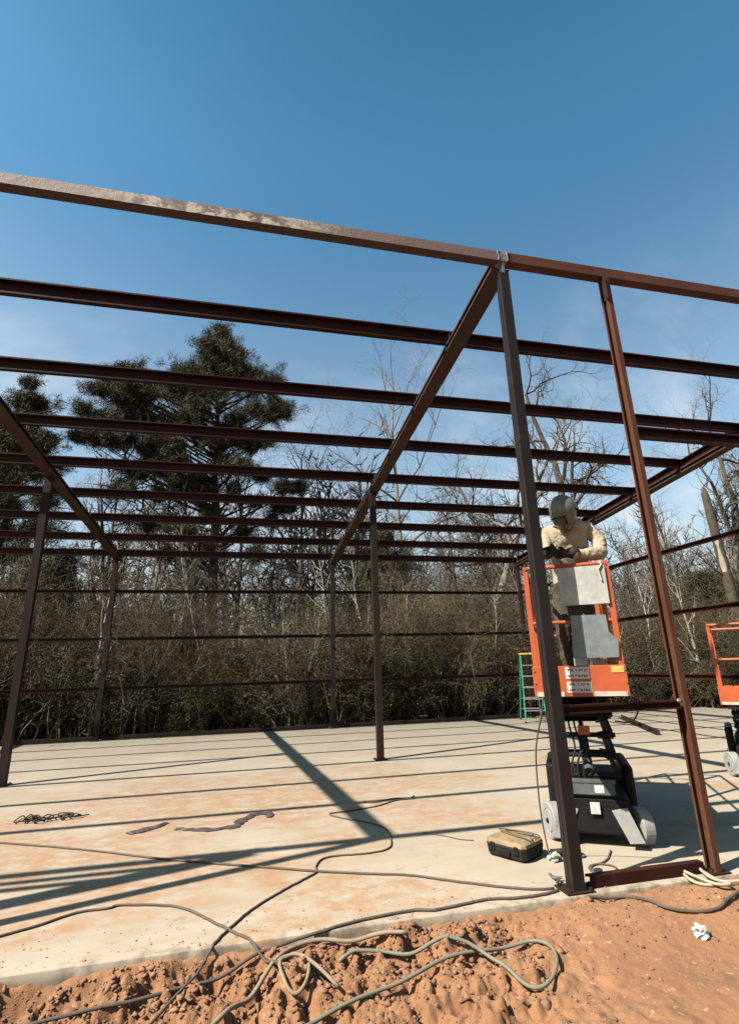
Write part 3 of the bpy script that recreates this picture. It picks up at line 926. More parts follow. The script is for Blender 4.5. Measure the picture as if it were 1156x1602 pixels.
# gauntlets: palm and five curled fingers each
def glove(wrist, palm, out, curl, side):
    mb = MB()
    wv, pv = Vector(wrist), Vector(palm)
    d = (pv - wv).normalized()
    o_ = Vector(out).normalized()
    cu = Vector(curl).normalized()
    a = wv - d * 0.075
    mb.tube(loc_to_person([a, wv - d * 0.01, wv + d * 0.02, pv, pv + d * 0.02]), [0.056, 0.050, 0.036, 0.044, 0.036], 12)
    for kf in range(4):
        off = o_ * ((kf - 1.5) * 0.022)
        ln = (0.036, 0.042, 0.039, 0.030)[kf]
        b0 = pv + off + d * 0.005
        b1 = b0 + d * ln
        b2 = b1 + (d * 0.4 + cu).normalized() * ln * 0.85
        b3 = b2 + (cu - d * 0.5).normalized() * ln * 0.7
        mb.tube(loc_to_person([b0, b1, b2, b3]), [0.0135, 0.0125, 0.0115, 0.009], 8)
    t0 = pv - d * 0.03 + o_ * side * 0.03
    t1 = t0 + (o_ * side + d * 0.7 + cu * 0.4).normalized() * 0.035
    t2 = t1 + (d + cu * 0.8).normalized() * 0.03
    mb.tube(loc_to_person([t0, t1, t2]), [0.015, 0.0135, 0.010], 8)
    return mb.build('glove', 'glove', person, smooth=True)


glove((-0.115, -0.03, 2.53), (-0.10, -0.095, 2.525), (0.1, 0, 1), (0.9, -0.2, -0.2), 1)
glove((0.055, -0.01, 2.51), (-0.01, -0.045, 2.505), (0, 0.2, 1), (-0.3, -0.9, -0.1), 1)

# welding helmet: shell over the crown with a shield reaching below the chin
hm = MB()
hc = W(0.063, 0.115, 2.955) - PB
fdir = (W(-0.32, -0.66, 2.37) - W(0.063, 0.115, 2.955)).normalized()
side = fdir.cross(Vector((0, 0, 1))).normalized()
hup = side.cross(fdir).normalized()
NA, NB = 26, 16
rows = []
for jb in range(NB + 1):
    t = jb / NB
    row = []
    for ka in range(NA):
        a_ = 2 * math.pi * ka / NA
        cf, cs = math.cos(a_), math.sin(a_)           # cf: towards the front
        if t < 0.55:
            ph = t / 0.55 * math.pi / 2
            rad = math.sin(ph); zz = 0.14 * math.cos(ph)
        else:
            q = (t - 0.55) / 0.45
            drop = 0.15 * max(0.0, (cf + 0.15) / 1.15) ** 0.8 + 0.03
            rad = 1.0 - 0.18 * q * q; zz = -drop * q
        fr = 0.15 if cf > 0 else 0.125
        row.append(hc + fdir * (rad * fr * cf + 0.022 * max(0.0, cf) ** 3 * min(1.0, t / 0.5)) + side * (rad * 0.124 * cs) + hup * zz)
    rows.append(row)
for row in rows: hm.v += [tuple(q) for q in row]
for jb in range(NB):
    for ka in range(NA):
        hm.f.append((jb * NA + ka, jb * NA + (ka + 1) % NA, (jb + 1) * NA + (ka + 1) % NA, (jb + 1) * NA + ka))
ho = hm.build('welding_helmet', 'helmet_shell', person, smooth=True)
sol = ho.modifiers.new('shell', 'SOLIDIFY'); sol.thickness = 0.006; sol.offset = -1
lc = hc + fdir * 0.172 - hup * 0.05
lens = MB().bar(lc - side * 0.055, lc + side * 0.055, 0.012, 0.058, hup).build('lens', 'lens', ho)
MB().bar(lc - side * 0.064 - fdir * 0.004, lc - side * 0.0555 - fdir * 0.004, 0.016, 0.072, hup).build('lens_frame', 'black_steel', ho)
MB().bar(lc - side * 0.064 + hup * 0.034, lc + side * 0.064 + hup * 0.034, 0.016, 0.008, hup).build('lens_frame', 'black_steel', ho)
for s_ in (-1, 1):
    kp = hc + side * s_ * 0.116 - hup * 0.02
    MB().tube([kp, kp + side * s_ * 0.018], 0.02, 12).build('knob', 'black_steel', ho)

# electrode holder in his hand
st = W(-0.11, -0.10, 2.56); en = W(-0.19, -0.21, 2.52)
eh = MB().tube([st, st.lerp(en, 0.5), st.lerp(en, 0.8), en], [0.014, 0.014, 0.011, 0.009], 8)
eh.tube([en, en + (en - st) * 0.5], 0.003, 6)
tag(eh.build('electrode_holder', 'black_rubber'), 'stick welding electrode holder in the welder\'s gloved hand', 'welding tool')

# ------------------------------------------------------------------ step ladder by the back corner
lad = empty('step_ladder', (5.55, 10.35, 0), R(-20))
tag(lad, 'green step ladder with yellow top standing at the back right corner of the slab', 'step ladder')
lt = 1.80


def rail_pt(sx, f, t):     # f = front (-1) or back (+1), t 0 bottom .. 1 top
    return Vector((sx * (0.29 - 0.10 * t), f * (0.46 - 0.40 * t), 0.002 + lt * t))


for sx in (-1, 1):
    MB().bar(rail_pt(sx, -1, 0), rail_pt(sx, -1, 1), 0.028, 0.075, (0, 1, 0)).build('front_rail', 'ladder_green', lad)
    MB().bar(rail_pt(sx, 1, 0), rail_pt(sx, 1, 1), 0.024, 0.05, (0, 1, 0)).build('rear_rail', 'ladder_green', lad)
    for f in (-1, 1):
        MB().box(tuple(rail_pt(sx, f, 0) - Vector((0.025, 0.045, 0.001))), tuple(rail_pt(sx, f, 0) + Vector((0.025, 0.045, 0.03)))).build('foot', 'black_rubber', lad)
for q in range(1, 6):
    t = q / 6
    a, b_ = rail_pt(-1, -1, t), rail_pt(1, -1, t)
    MB().box((a.x + 0.015, a.y - 0.04, a.z - 0.012), (b_.x - 0.015, a.y + 0.05, a.z + 0.012)).build('step', 'aluminium', lad)
    a, b_ = rail_pt(-1, 1, t), rail_pt(1, 1, t)
    MB().bar(a, b_, 0.02, 0.03).build('rear_brace', 'aluminium', lad)
MB().box((-0.215, -0.13, lt - 0.005), (0.215, 0.13, lt + 0.045), 0.01).build('top_cap', 'ladder_yellow', lad)

# ------------------------------------------------------------------ tool case and clutter
tc_ = empty('tool_case', (-0.055, 0.80, 0.0), R(-59.5))
tag(tc_, 'black plastic tool case with a dusty tan lid beside the corner post', 'tool case')
b1 = MB()
hw_, hd_ = 0.195, 0.165


def tray(z0, z1, i0, i1):
    pr = lambda i: [(-hw_ + i + 0.03, -hd_ + i), (hw_ - i - 0.03, -hd_ + i), (hw_ - i, -hd_ + i + 0.03), (hw_ - i, hd_ - i - 0.03), (hw_ - i - 0.03, hd_ - i), (-hw_ + i + 0.03, hd_ - i), (-hw_ + i, hd_ - i - 0.03), (-hw_ + i, -hd_ + i + 0.03)]
    return [(x, y, z0) for x, y in pr(i0)], [(x, y, z1) for x, y in pr(i1)]


def tray_mesh(levels):
    mb = MB()
    for (z, i) in levels:
        mb.v += tray(z, z, i, i)[0]
    nL = len(levels)
    for j in range(nL - 1):
        for q in range(8):
            mb.f.append((j * 8 + q, j * 8 + (q + 1) % 8, j * 8 + 8 + (q + 1) % 8, j * 8 + 8 + q))
    mb.f.append(tuple(range(7, -1, -1)))
    mb.f.append(tuple(range((nL - 1) * 8, nL * 8)))
    return mb


bo = tray_mesh([(0.004, 0.02), (0.02, 0.008), (0.095, 0.0), (0.10, 0.004)]).build('case_body', 'black_rubber', tc_)
MB().box((-0.055, -hd_ - 0.012, 0.03), (0.055, -hd_ + 0.001, 0.075), 0.004).build('handle', 'black_steel', bo)
for sx in (-1, 1):
    MB().box((sx * 0.115 - 0.02, -hd_ - 0.009, 0.055), (sx * 0.115 + 0.02, -hd_ + 0.003, 0.115), 0.003).build('latch', 'black_steel', bo)
tray_mesh([(0.102, 0.004), (0.108, 0.0), (0.128, 0.004), (0.138, 0.02), (0.140, 0.05)]).build('case_lid', 'case_lid', tc_)
rng = random.Random(5)
wire = [(rng.uniform(-0.08, 0.2) + 0.10 * math.cos(q), 0.02 + 0.07 * math.sin(q) + rng.uniform(-0.01, 0.01), 0.147 + 0.02 * abs(math.sin(q * 0.7))) for q in [0, 1, 2, 3, 4, 5, 6.2, 7.2, 8.5]]
mm = Matrix.Translation((-0.055, 0.80, 0)) @ Matrix.Rotation(R(-59.5), 4, 'Z')
wire = [mm @ Vector(q) for q in spline(wire, 5)]
tag(MB().tube(wire, 0.005, 6).build('wire_scrap', 'cable_brown'), 'loose loop of brown wire lying on the tool case lid', 'wire')


def thing_tube(name, label, cat, mat, pts, r, on_slab=True, n=6, group=None, zlift=0.0, wob=0.0, seed=1):
    sp = spline([(p[0], p[1], p[2] if len(p) > 2 else 0.0) for p in pts], n)
    out = []
    rg = random.Random(seed)
    for p in sp:
        x, y = p[0] + rg.uniform(-wob, wob), p[1] + rg.uniform(-wob, wob)
        g = float(ground_z(x, y))
        z = 0.0 if (y > SLAB_Y0 + 0.0) else g
        out.append([x, y, max(z, g) + r + p[2] + zlift])
    # stiff enough to bridge the small hollows and press into the crumbs
    zz = np.array([q[2] for q in out])
    zs = np.array([zz[max(0, i - 4):i + 5].max() * 0.75 + zz[max(0, i - 4):i + 5].mean() * 0.25 for i in range(len(zz))])
    for _ in range(10):
        zs[1:-1] = 0.25 * zs[:-2] + 0.5 * zs[1:-1] + 0.25 * zs[2:]
    on = np.array([q[1] > SLAB_Y0 + 0.02 for q in out])
    for i in range(len(out)):
        out[i][2] = max(zz[i], zs[i]) if on[i] else max(zs[i] - 0.2 * r, zz[i] - 0.9 * r)
    z2 = np.array([q[2] for q in out])
    z2[1:-1] = np.maximum(np.where(on[1:-1], zz[1:-1], -9), 0.25 * z2[:-2] + 0.5 * z2[1:-1] + 0.25 * z2[2:])
    for i in range(len(out)): out[i][2] = float(z2[i])
    o = MB().tube(out, r, 8).build(name, mat, smooth=True)
    return tag(o, label, cat, group)


thing_tube('power_cable', 'dark cable bowing across the slab at the lower left', 'cable', 'cable_brown',
           [(-4.5, 0.1), (-3.964, 0.374), (-3.846, 0.43), (-3.658, 0.524), (-3.464, 0.658), (-3.262, 0.67), (-3.185, 0.699), (-2.848, 0.586), (-2.683, 0.443), (-2.568, 0.291), (-2.418, 0.084), (-2.30, -0.06), (-2.23, -0.16), (-2.17, -0.25), (-2.08, -0.42)], 0.0085, wob=0.003)
thing_tube('power_cable', 'long thin cable running across the slab from the left edge to the corner post', 'cable', 'cable_brown',
           [(-5.4, 3.0), (-4.709, 2.632), (-4.154, 2.331), (-3.688, 2.048), (-3.066, 1.638), (-2.615, 1.381), (-2.139, 1.122), (-1.739, 0.908), (-1.353, 0.731), (-1.07, 0.614), (-0.82, 0.43), (-0.544, 0.232), (-0.306, 0.099), (-0.14, 0.06)], 0.009, wob=0.003, seed=2)
thing_tube('power_cable', 'cable looping off the middle of the slab and down over its edge', 'cable', 'cable_brown',
           [(-0.275, 2.957), (-0.525, 2.946), (-0.812, 2.759), (-1.178, 2.649), (-1.399, 2.613), (-1.327, 2.425), (-1.068, 2.132), (-0.938, 1.851), (-0.992, 1.45), (-1.085, 1.257), (-1.303, 1.206), (-1.528, 1.228), (-1.674, 1.192), (-1.755, 1.03), (-1.766, 0.902), (-1.908, 0.756), (-2.114, 0.55), (-2.276, 0.361), (-2.38, 0.188), (-2.473, 0.016), (-2.52, -0.09), (-2.57, -0.17), (-2.64, -0.27), (-2.73, -0.40), (-2.85, -0.6), (-3.0, -0.9)], 0.008, wob=0.003, seed=3)
thing_tube('air_hose', 'brown hose trailing along the foot of the slab from the lower left corner', 'hose', 'cable_brown',
           [(-4.2, -0.55), (-3.4, -0.40), (-3.083, -0.36), (-2.908, -0.34), (-2.635, -0.25), (-2.442, -0.20), (-2.257, -0.15), (-2.05, -0.12), (-1.80, -0.07), (-1.632, -0.03), (-1.439, 0.0), (-1.213, 0.015), (-1.09, -0.02), (-0.898, 0.0), (-0.678, 0.03), (-0.471, -0.01), (-0.27, -0.01), (-0.13, 0.02)], 0.010, wob=0.002, seed=4)
thing_tube('air_hose', 'green hose doubled back in a long loop on the red dirt', 'hose', 'hose_green',
           [(-2.5, -0.95), (-2.046, -0.72), (-1.87, -0.64), (-1.648, -0.57), (-1.417, -0.52), (-1.158, -0.44), (-0.936, -0.40), (-0.756, -0.37), (-0.595, -0.39), (-0.518, -0.472), (-0.542, -0.601), (-0.645, -0.722), (-0.75, -0.759), (-0.832, -0.699), (-0.886, -0.576), (-0.968, -0.45), (-1.136, -0.366), (-1.326, -0.333), (-1.505, -0.259), (-1.656, -0.23), (-1.776, -0.245)], 0.0105, zlift=0.010)
thing_tube('air_hose', 'tan hose arching out of the dirt towards the lower edge', 'hose', 'hose_tan',
           [(-1.35, -0.26), (-1.55, -0.20), (-1.721, -0.17), (-1.869, -0.13), (-1.987, -0.14), (-2.109, -0.21), (-2.225, -0.34), (-2.329, -0.47), (-2.423, -0.60), (-2.6, -0.85)], 0.0125, zlift=0.02)
thing_tube('air_hose', 'small round coil of tan hose lying on the dirt', 'hose', 'hose_tan',
           [(-2.133, -0.264), (-2.094, -0.232), (-2.021, -0.246), (-1.969, -0.343), (-1.989, -0.46), (-2.046, -0.513), (-2.104, -0.474), (-2.132, -0.378), (-2.110, -0.301), (-2.04, -0.28), (-1.944, -0.382), (-1.824, -0.52)], 0.010, zlift=0.02)
thing_tube('power_cable', 'dark cable sagging over the dirt in front of the doorway', 'cable', 'cable_brown',
           [(0.02, -0.10), (0.10, -0.11), (0.194, -0.12), (0.30, -0.16), (0.40, -0.24), (0.455, -0.33), (0.555, -0.39), (0.674, -0.43), (0.80, -0.43), (0.90, -0.40), (1.3, -0.26)], 0.011)
for q, (dx, dy, lb) in enumerate(((0, 0, 'outer'), (0.05, -0.05, 'inner'))):
    thing_tube('welding_lead', f'{lb} loop of pale welding lead at the foot of the door post', 'cable', 'rope_pale',
               [(0.62 + dx, 0.20 + dy), (0.78, 0.21 + dy), (0.902 + dx, 0.202 + dy), (1.04 + dx, 0.187 + dy), (1.10, 0.12 + dy), (1.06 - dx, -0.16), (1.00 + dx, -0.24 + dy), (0.90 + dx, -0.22 + dy), (0.88 + dx, -0.12), (0.93, 0.03), (0.97 + dx, 0.15)], 0.011, zlift=0.004 + q * 0.018)
thing_tube('welding_lead', 'pale welding lead heaped against the right side of the door post', 'cable', 'rope_pale',
           [(1.05, -0.20), (1.18, -0.24), (1.32, -0.22), (1.40, -0.10), (1.48, -0.20), (1.38, -0.28), (1.24, -0.27), (1.3, -0.16), (1.5, -0.1), (1.75, -0.2)], 0.012, zlift=0.01)
thing_tube('power_cable', 'small coil of cable on the slab between corner post and lift', 'cable', 'cable_brown',
           [(0.75, 0.62), (0.6, 0.46), (0.489, 0.392), (0.38, 0.37), (0.32, 0.30), (0.33, 0.22), (0.42, 0.19), (0.52, 0.24), (0.53, 0.32), (0.45, 0.38), (0.36, 0.34), (0.33, 0.26)], 0.008, wob=0.002)
rw = random.Random(21)
nest = []
for q in range(30):
    t = q / 29
    a_ = q * 2.1 + rw.uniform(-0.5, 0.5)
    nest.append((-4.86 + 0.62 * t + 0.13 * math.cos(a_) * rw.uniform(0.5, 1.2), 3.46 + 0.20 * math.sin(a_) * rw.uniform(0.5, 1.15) * (1 - 0.35 * t), 0.025 * rw.random()))
nest.append((-4.12, 3.50, 0.0))
thing_tube('wire_nest', 'crumpled nest of black wire on the slab at the left', 'wire', 'black_rubber', nest, 0.0065, zlift=0.004, n=5, seed=8)
thing_tube('wire_offcut', 'loose wire end curling over the slab left of the tool case', 'wire', 'cable_brown',
           [(-0.62, 1.62), (-0.45, 1.45), (-0.36, 1.32), (-0.25, 1.25)], 0.005)
thing_tube('wire_offcut', 'thin bent offcut of wire on the slab near the middle post', 'wire', 'cable_brown',
           [(-0.92, 3.0), (-0.8, 2.93), (-0.673, 2.999), (-0.5, 3.05), (-0.349, 2.984), (-0.25, 3.1)], 0.007)
# flat strap
for nm_, lb, pts in (('torn_strip', 'short torn strip of dark sheeting lying on the stained slab', [(-3.50, 2.53), (-3.442, 2.578), (-3.284, 2.689), (-3.164, 2.846)]),
                     ('torn_strip', 'long crumpled torn strip of dark sheeting on the stained slab', [(-3.043, 2.56), (-2.85, 2.47), (-2.678, 2.414), (-2.50, 2.42), (-2.421, 2.50), (-2.37, 2.652), (-2.28, 2.80), (-2.214, 2.90), (-2.10, 2.90), (-2.037, 2.82), (-2.093, 2.70)])):
    mb = MB()
    sp = spline([(x, y, 0.0) for x, y in pts], 6)
    k0 = 0
    for i, p_ in enumerate(sp):
        t = sp[min(i + 1, len(sp) - 1)] - sp[max(i - 1, 0)]
        nrm = np.array([-t[1], t[0]]) / (np.hypot(t[0], t[1]) + 1e-9)
        hh = 0.006 + 0.012 * abs(math.sin(i * 0.55)) if 0 < i < len(sp) - 1 else 0.008
        wv_ = 0.022 + 0.07 * float(vnoise(np.array(i * 0.37), np.array(len(sp) * 0.7), 5)) * (0.25 + math.sin(math.pi * i / (len(sp) - 1)))
        jit = 0.03 * float(fbm(np.array(i * 0.61), np.array(len(sp) * 1.3), 2, 6))
        for sgn, z in ((-1, 0.004), (-0.2, hh), (1, 0.004 + hh * 0.4)):
            mb.v.append((p_[0] + nrm[0] * (wv_ * sgn + jit), p_[1] + nrm[1] * (wv_ * sgn + jit), z))
        if i:
            for j in range(2):
                mb.f.append(((i - 1) * 3 + j, (i - 1) * 3 + j + 1, i * 3 + j + 1, i * 3 + j))
    o = mb.build(nm_, 'torn_sheet')
    sm = o.modifiers.new('thickness', 'SOLIDIFY'); sm.thickness = 0.004
    tag(o, lb, 'debris')

# hanging lead left of the corner post
tag(MB().tube(spline([(-0.075, 0.02, 1.32), (-0.085, 0.05, 1.2), (-0.06, 0.25, 0.9), (0.03, 0.45, 0.5), (0.10, 0.55, 0.22), (0.13, 0.56, 0.06), (0.15, 0.54, 0.012)], 8), 0.006, 6).build('hanging_lead', 'cable_brown', smooth=True),
    'thin lead hanging down beside the corner post to the slab', 'cable')


# crumpled things: displaced ball
def crumple(name, label, cat, mat, c, size, seed, amp=0.35):
    mb = MB().ball((0, 0, 0), 1.0, 14, 10)
    out = []
    for v in mb.v:
        v = np.array(v)
        k_ = 1 + amp * float(fbm(np.array(v[0] * 2.3 + seed), np.array(v[1] * 2.3 + v[2] * 3.1), 3, seed))
        out.append((c[0] + v[0] * size[0] * k_, c[1] + v[1] * size[1] * k_, c[2] + max(-0.85, v[2] * k_) * size[2]))
    mb.v = out
    return tag(mb.build(name, mat), label, cat)


gzb = float(ground_z(0.489, -0.587))
crumple('plastic_bag', 'crumpled white plastic bag on the red dirt', 'plastic bag', 'white_plastic', (0.49, -0.58, gzb + 0.03), (0.048, 0.036, 0.042), 3, 0.8)
crumple('rag', 'pale crumpled rag between the tool case and the corner post', 'rag', 'panel_light', (0.17, 0.56, 0.030), (0.05, 0.045, 0.035), 7, 0.7)
cup = MB()
for a, b_, z0_, z1_ in ((0.028, 0.032, 0.002, 0.06), (0.034, 0.034, 0.06, 0.068)):
    cup.tube([(0.279, 0.126, z0_), (0.279, 0.126, z1_)], [a, b_], 14)
tag(cup.build('paper_cup', 'pale_edge'), 'small pale cup standing at the foot of the corner post', 'cup')
gr = empty('angle_grinder', (0.20, 0.66, 0))
tag(gr, 'dark angle grinder lying beside the tool case', 'grinder')
MB().tube([(0.0, 0.0, 0.035), (0.10, -0.03, 0.035), (0.17, -0.05, 0.035), (0.22, -0.06, 0.04)], [0.024, 0.030, 0.030, 0.026], 12).build('grinder_body', 'black_rubber', gr, smooth=True)
MB().tube([(0.225, -0.06, 0.008), (0.225, -0.06, 0.016)], 0.055, 20).build('disc', 'chassis_grey', gr)
MB().tube([(0.225, -0.06, 0.017), (0.225, -0.06, 0.05)], 0.024, 12).build('gear_head', 'bright_metal', gr)
# clamp at the foot of the post
cl = MB().tube(spline([(-0.03, 0.30, 0.012), (-0.05, 0.22, 0.02), (-0.035, 0.16, 0.03), (-0.08, 0.12, 0.02)]), 0.010, 8)
cl.tube([(-0.06, 0.20, 0.02), (0.0, 0.17, 0.028)], 0.008, 8)
tag(cl.build('ground_clamp', 'bright_metal'), 'metal ground clamp on the slab by the corner post foot', 'clamp')
# a loose length of angle steel on the slab beyond the lift
a, b_ = Vector((8.0, 9.85, 0.012)), Vector((6.37, 6.5, 0.012))
dd = (b_ - a).normalized()
tag(MB().prism([(0, 0), (0.09, 0), (0.09, 0.006), (0.006, 0.006), (0.006, 0.09), (0, 0.09)], a, b_, dd.cross(Vector((0, 0, 1))), (0, 0, 1)).build('steel_angle', 'primer_dark'),
    'loose length of dark steel angle lying on the slab behind the lift', 'steel offcut')

# clods and small stones thrown up along the slab
rng = np.random.default_rng(4)
N = 9000
cx = rng.uniform(-4.3, 2.3, N)
cy = -0.12 - np.abs(rng.normal(0, 0.40, N))
keep = (rng.random(N) < np.where(cx < -0.6, 0.95, 0.30)) & (cy > -1.4)
cx, cy = cx[keep], cy[keep]
N = len(cx)
sz = np.exp(rng.normal(-5.25, 0.6, N)) * np.where(cx < -0.6, 1.25, 0.75)
sz = np.clip(sz, 0.002, 0.024)
t_ = (1 + 5 ** 0.5) / 2
ico = np.array([(-1, t_, 0), (1, t_, 0), (-1, -t_, 0), (1, -t_, 0), (0, -1, t_), (0, 1, t_), (0, -1, -t_), (0, 1, -t_), (t_, 0, -1), (t_, 0, 1), (-t_, 0, -1), (-t_, 0, 1)]) / math.sqrt(1 + t_ * t_)
icf = np.array([(0, 11, 5), (0, 5, 1), (0, 1, 7), (0, 7, 10), (0, 10, 11), (1, 5, 9), (5, 11, 4), (11, 10, 2), (10, 7, 6), (7, 1, 8), (3, 9, 4), (3, 4, 2), (3, 2, 6), (3, 6, 8), (3, 8, 9), (4, 9, 5), (2, 4, 11), (6, 2, 10), (8, 6, 7), (9, 8, 1)])
cv = ico[None] * (1 + rng.uniform(-0.5, 0.5, (N, 12, 1))) + rng.normal(0, 0.18, (N, 12, 3))
cv = cv * np.stack([rng.uniform(0.7, 1.5, N), rng.uniform(0.7, 1.3, N), rng.uniform(0.5, 1.0, N)], 1)[:, None, :] * sz[:, None, None]
ang = rng.uniform(0, 6.28, N)
c_, s_ = np.cos(ang)[:, None], np.sin(ang)[:, None]
cv = np.stack([cv[..., 0] * c_ - cv[..., 1] * s_, cv[..., 0] * s_ + cv[..., 1] * c_, cv[..., 2]], -1)
on_ = rng.random(N) < 0.045                            # crumbs kicked up onto the slab
cy = np.where(on_, -0.05 + np.abs(rng.normal(0, 0.16, N)) + 0.5 * (rng.random(N) < 0.12) * rng.random(N), cy)
cx = np.where(on_, rng.uniform(-4.3, 0.6, N), cx)
shrink = np.where(on_, np.minimum(1.0, rng.uniform(0.003, 0.007, N) / sz), 1.0)
cv = cv * shrink[:, None, None]; sz = sz * shrink
cv += np.stack([cx, cy, np.where(on_, 0.0, ground_z(cx, cy)) + sz * 0.25], 1)[:, None, :]
cf = (icf[None] + (np.arange(N) * 12)[:, None, None]).reshape(-1, 3)
tag(np_mesh('dirt_clods', cv.reshape(-1, 3), cf, 'clod'), 'loose red clay clods scattered along the slab edge', 'dirt', kind='stuff')


# ------------------------------------------------------------------ trees and undergrowth
def tubes(segs, sides):
    """segs: (N,8) x0 y0 z0 x1 y1 z1 r0 r1 -> verts, faces"""
    s = np.asarray(segs, float)
    a, b_ = s[:, 0:3], s[:, 3:6]
    d = b_ - a
    d /= np.linalg.norm(d, axis=1, keepdims=True) + 1e-9
    ref = np.where(np.abs(d[:, 2:3]) < 0.9, np.array([[0, 0, 1.0]]), np.array([[1.0, 0, 0]]))
    u = np.cross(d, ref); u /= np.linalg.norm(u, axis=1, keepdims=True) + 1e-9
    w = np.cross(d, u)
    t = np.arange(sides) / sides * 2 * np.pi
    ring = u[:, None, :] * np.cos(t)[None, :, None] + w[:, None, :] * np.sin(t)[None, :, None]
    va = a[:, None, :] + ring * s[:, 6][:, None, None]
    vb = b_[:, None, :] + ring * s[:, 7][:, None, None]
    v = np.concatenate([va, vb], 1).reshape(-1, 3)
    k = np.arange(sides)
    f = np.stack([k, (k + 1) % sides, sides + (k + 1) % sides, sides + k], 1)
    f = (f[None] + (np.arange(len(s)) * 2 * sides)[:, None, None]).reshape(-1, 4)
    return v, f


def grow(rg, p, d, length, r, depth, out, cfg):
    steps = cfg['steps'][depth]
    p = np.array(p, float); d = np.array(d, float)
    sl = length / steps
    for i in range(steps):
        t = (i + 1) / steps
        d = d + rg.normal(0, cfg['wander'][depth], 3) + np.array([0, 0, cfg['up'][depth]])
        d /= np.linalg.norm(d)
        q = p + d * sl
        r1 = r * (1 - 0.9 * t) if depth else r * (1 - 0.75 * t)
        r0 = r * (1 - 0.9 * (t - 1 / steps)) if depth else r * (1 - 0.75 * (t - 1 / steps))
        out[min(depth, 2)].append((*p, *q, max(r0, 0.003), max(r1, 0.003)))
        p = q
        if depth + 1 < len(cfg['steps']) and t > cfg['start'][depth]:
            k = cfg['kids'][depth]
            kn = int(k) + (rg.random() < k - int(k))
            for _ in range(kn):
                az = rg.uniform(0, 2 * np.pi)
                perp = np.cross(d, [math.cos(az), math.sin(az), 0.3]); perp /= np.linalg.norm(perp) + 1e-9
                an = rg.normal(cfg['angle'][depth], 0.18)
                nd = d * math.cos(an) + perp * math.sin(an)
                grow(rg, p, nd, length * cfg['ratio'][depth] * rg.uniform(0.6, 1.15) * (1.15 - 0.5 * t), max(r1 * 0.7, 0.004), depth + 1, out, cfg)


BARE = dict(steps=[12, 6, 5, 3], wander=[0.05, 0.16, 0.22, 0.28], up=[0.02, 0.07, 0.04, 0.02], start=[0.38, 0.2, 0.1, 0], kids=[1.7, 1.4, 1.7, 0], angle=[0.75, 0.8, 0.75, 0.6], ratio=[0.42, 0.5, 0.5, 0.5])
GNARL = dict(steps=[11, 8, 6, 4], wander=[0.10, 0.30, 0.36, 0.4], up=[0.03, 0.06, 0.02, 0.02], start=[0.40, 0.2, 0.1, 0], kids=[1.6, 1.3, 1.8, 0], angle=[0.8, 0.9, 0.8, 0.6], ratio=[0.45, 0.5, 0.5, 0.5])
SAPL = dict(steps=[9, 5, 3], wander=[0.06, 0.15, 0.25], up=[0.03, 0.10, 0.05], start=[0.30, 0.15, 0], kids=[1.9, 1.6, 0], angle=[0.6, 0.7, 0.6], ratio=[0.33, 0.45, 0.5])


def bare_segs(seed, h, r, lean=(0, 0), cfg=BARE):
    rg = np.random.default_rng(seed)
    out = {0: [], 1: [], 2: []}
    d = np.array([lean[0] / h, lean[1] / h, 1.0]); d /= np.linalg.norm(d)
    grow(rg, (0, 0, 0), d, h, r, 0, out, cfg)
    return out


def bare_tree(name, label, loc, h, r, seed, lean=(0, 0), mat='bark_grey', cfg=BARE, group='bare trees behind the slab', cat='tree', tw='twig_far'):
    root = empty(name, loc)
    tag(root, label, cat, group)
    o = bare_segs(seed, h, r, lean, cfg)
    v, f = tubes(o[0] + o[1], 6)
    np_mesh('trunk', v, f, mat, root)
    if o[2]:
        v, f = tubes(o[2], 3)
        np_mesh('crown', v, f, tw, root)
    return root


gz0 = -0.16
bare_tree('bare_tree', 'tall slender bare tree rising between the middle post and the corner post', (5.6, 20.5, gz0), 17.6, 0.17, 11, (-0.6, 0))
bare_tree('bare_tree', 'big gnarled bare tree with curling limbs behind the welder', (16.8, 24, gz0), 21.5, 0.42, 12, (1.8, 0), 'bark', GNARL, tw='twig')
bare_tree('bare_tree', 'spreading bare tree just left of the corner post', (9.2, 23, gz0), 15.5, 0.30, 13, (1.0, 0), 'bark_grey', GNARL)
bare_tree('bare_tree', 'bare tree behind the second purlin gap right of the big pine', (2.3, 22.5, gz0), 13.0, 0.16, 14)
bare_tree('bare_tree', 'bare tree tucked against the right side of the big pine', (0.1, 21, gz0), 12.4, 0.15, 15, (0.6, 0), 'bark')
bare_tree('bare_tree', 'bare tree half hidden behind the corner post', (12.2, 25, gz0), 15.2, 0.28, 16, (0, 0), 'bark', GNARL)
bare_tree('bare_tree', 'pale bare tree standing between the door post and the broken snag', (21.5, 21, gz0), 11.8, 0.16, 17, (-0.6, 0), 'bark_pale')
bare_tree('bare_tree', 'tall bare tree cut off by the right edge of the picture', (29.5, 24, gz0), 20.0, 0.36, 18, (1.0, 0), 'bark', GNARL)
bare_tree('bare_tree', 'bare tree beside the back right corner post', (13.5, 20, gz0), 10.5, 0.13, 19, (0.5, 0))
bare_tree('bare_tree', 'low spreading bare tree beyond the left rafter', (-8.2, 19, gz0), 9.5, 0.14, 20, (0.5, 0), 'bark')
bare_tree('bare_tree', 'dark leaning bare tree between the middle post and the back right corner', (6.9, 17.5, gz0), 8.2, 0.13, 21, (-1.2, 0), 'bark')
bare_tree('bare_tree', 'thin bare tree seen low in the doorway behind the lift', (18.6, 19.5, gz0), 8.2, 0.11, 22, (0.3, 0))
bare_tree('bare_tree', 'small bare tree at the far right beside the snag', (25.0, 20.0, gz0), 9.2, 0.13, 23, (0.3, 0))
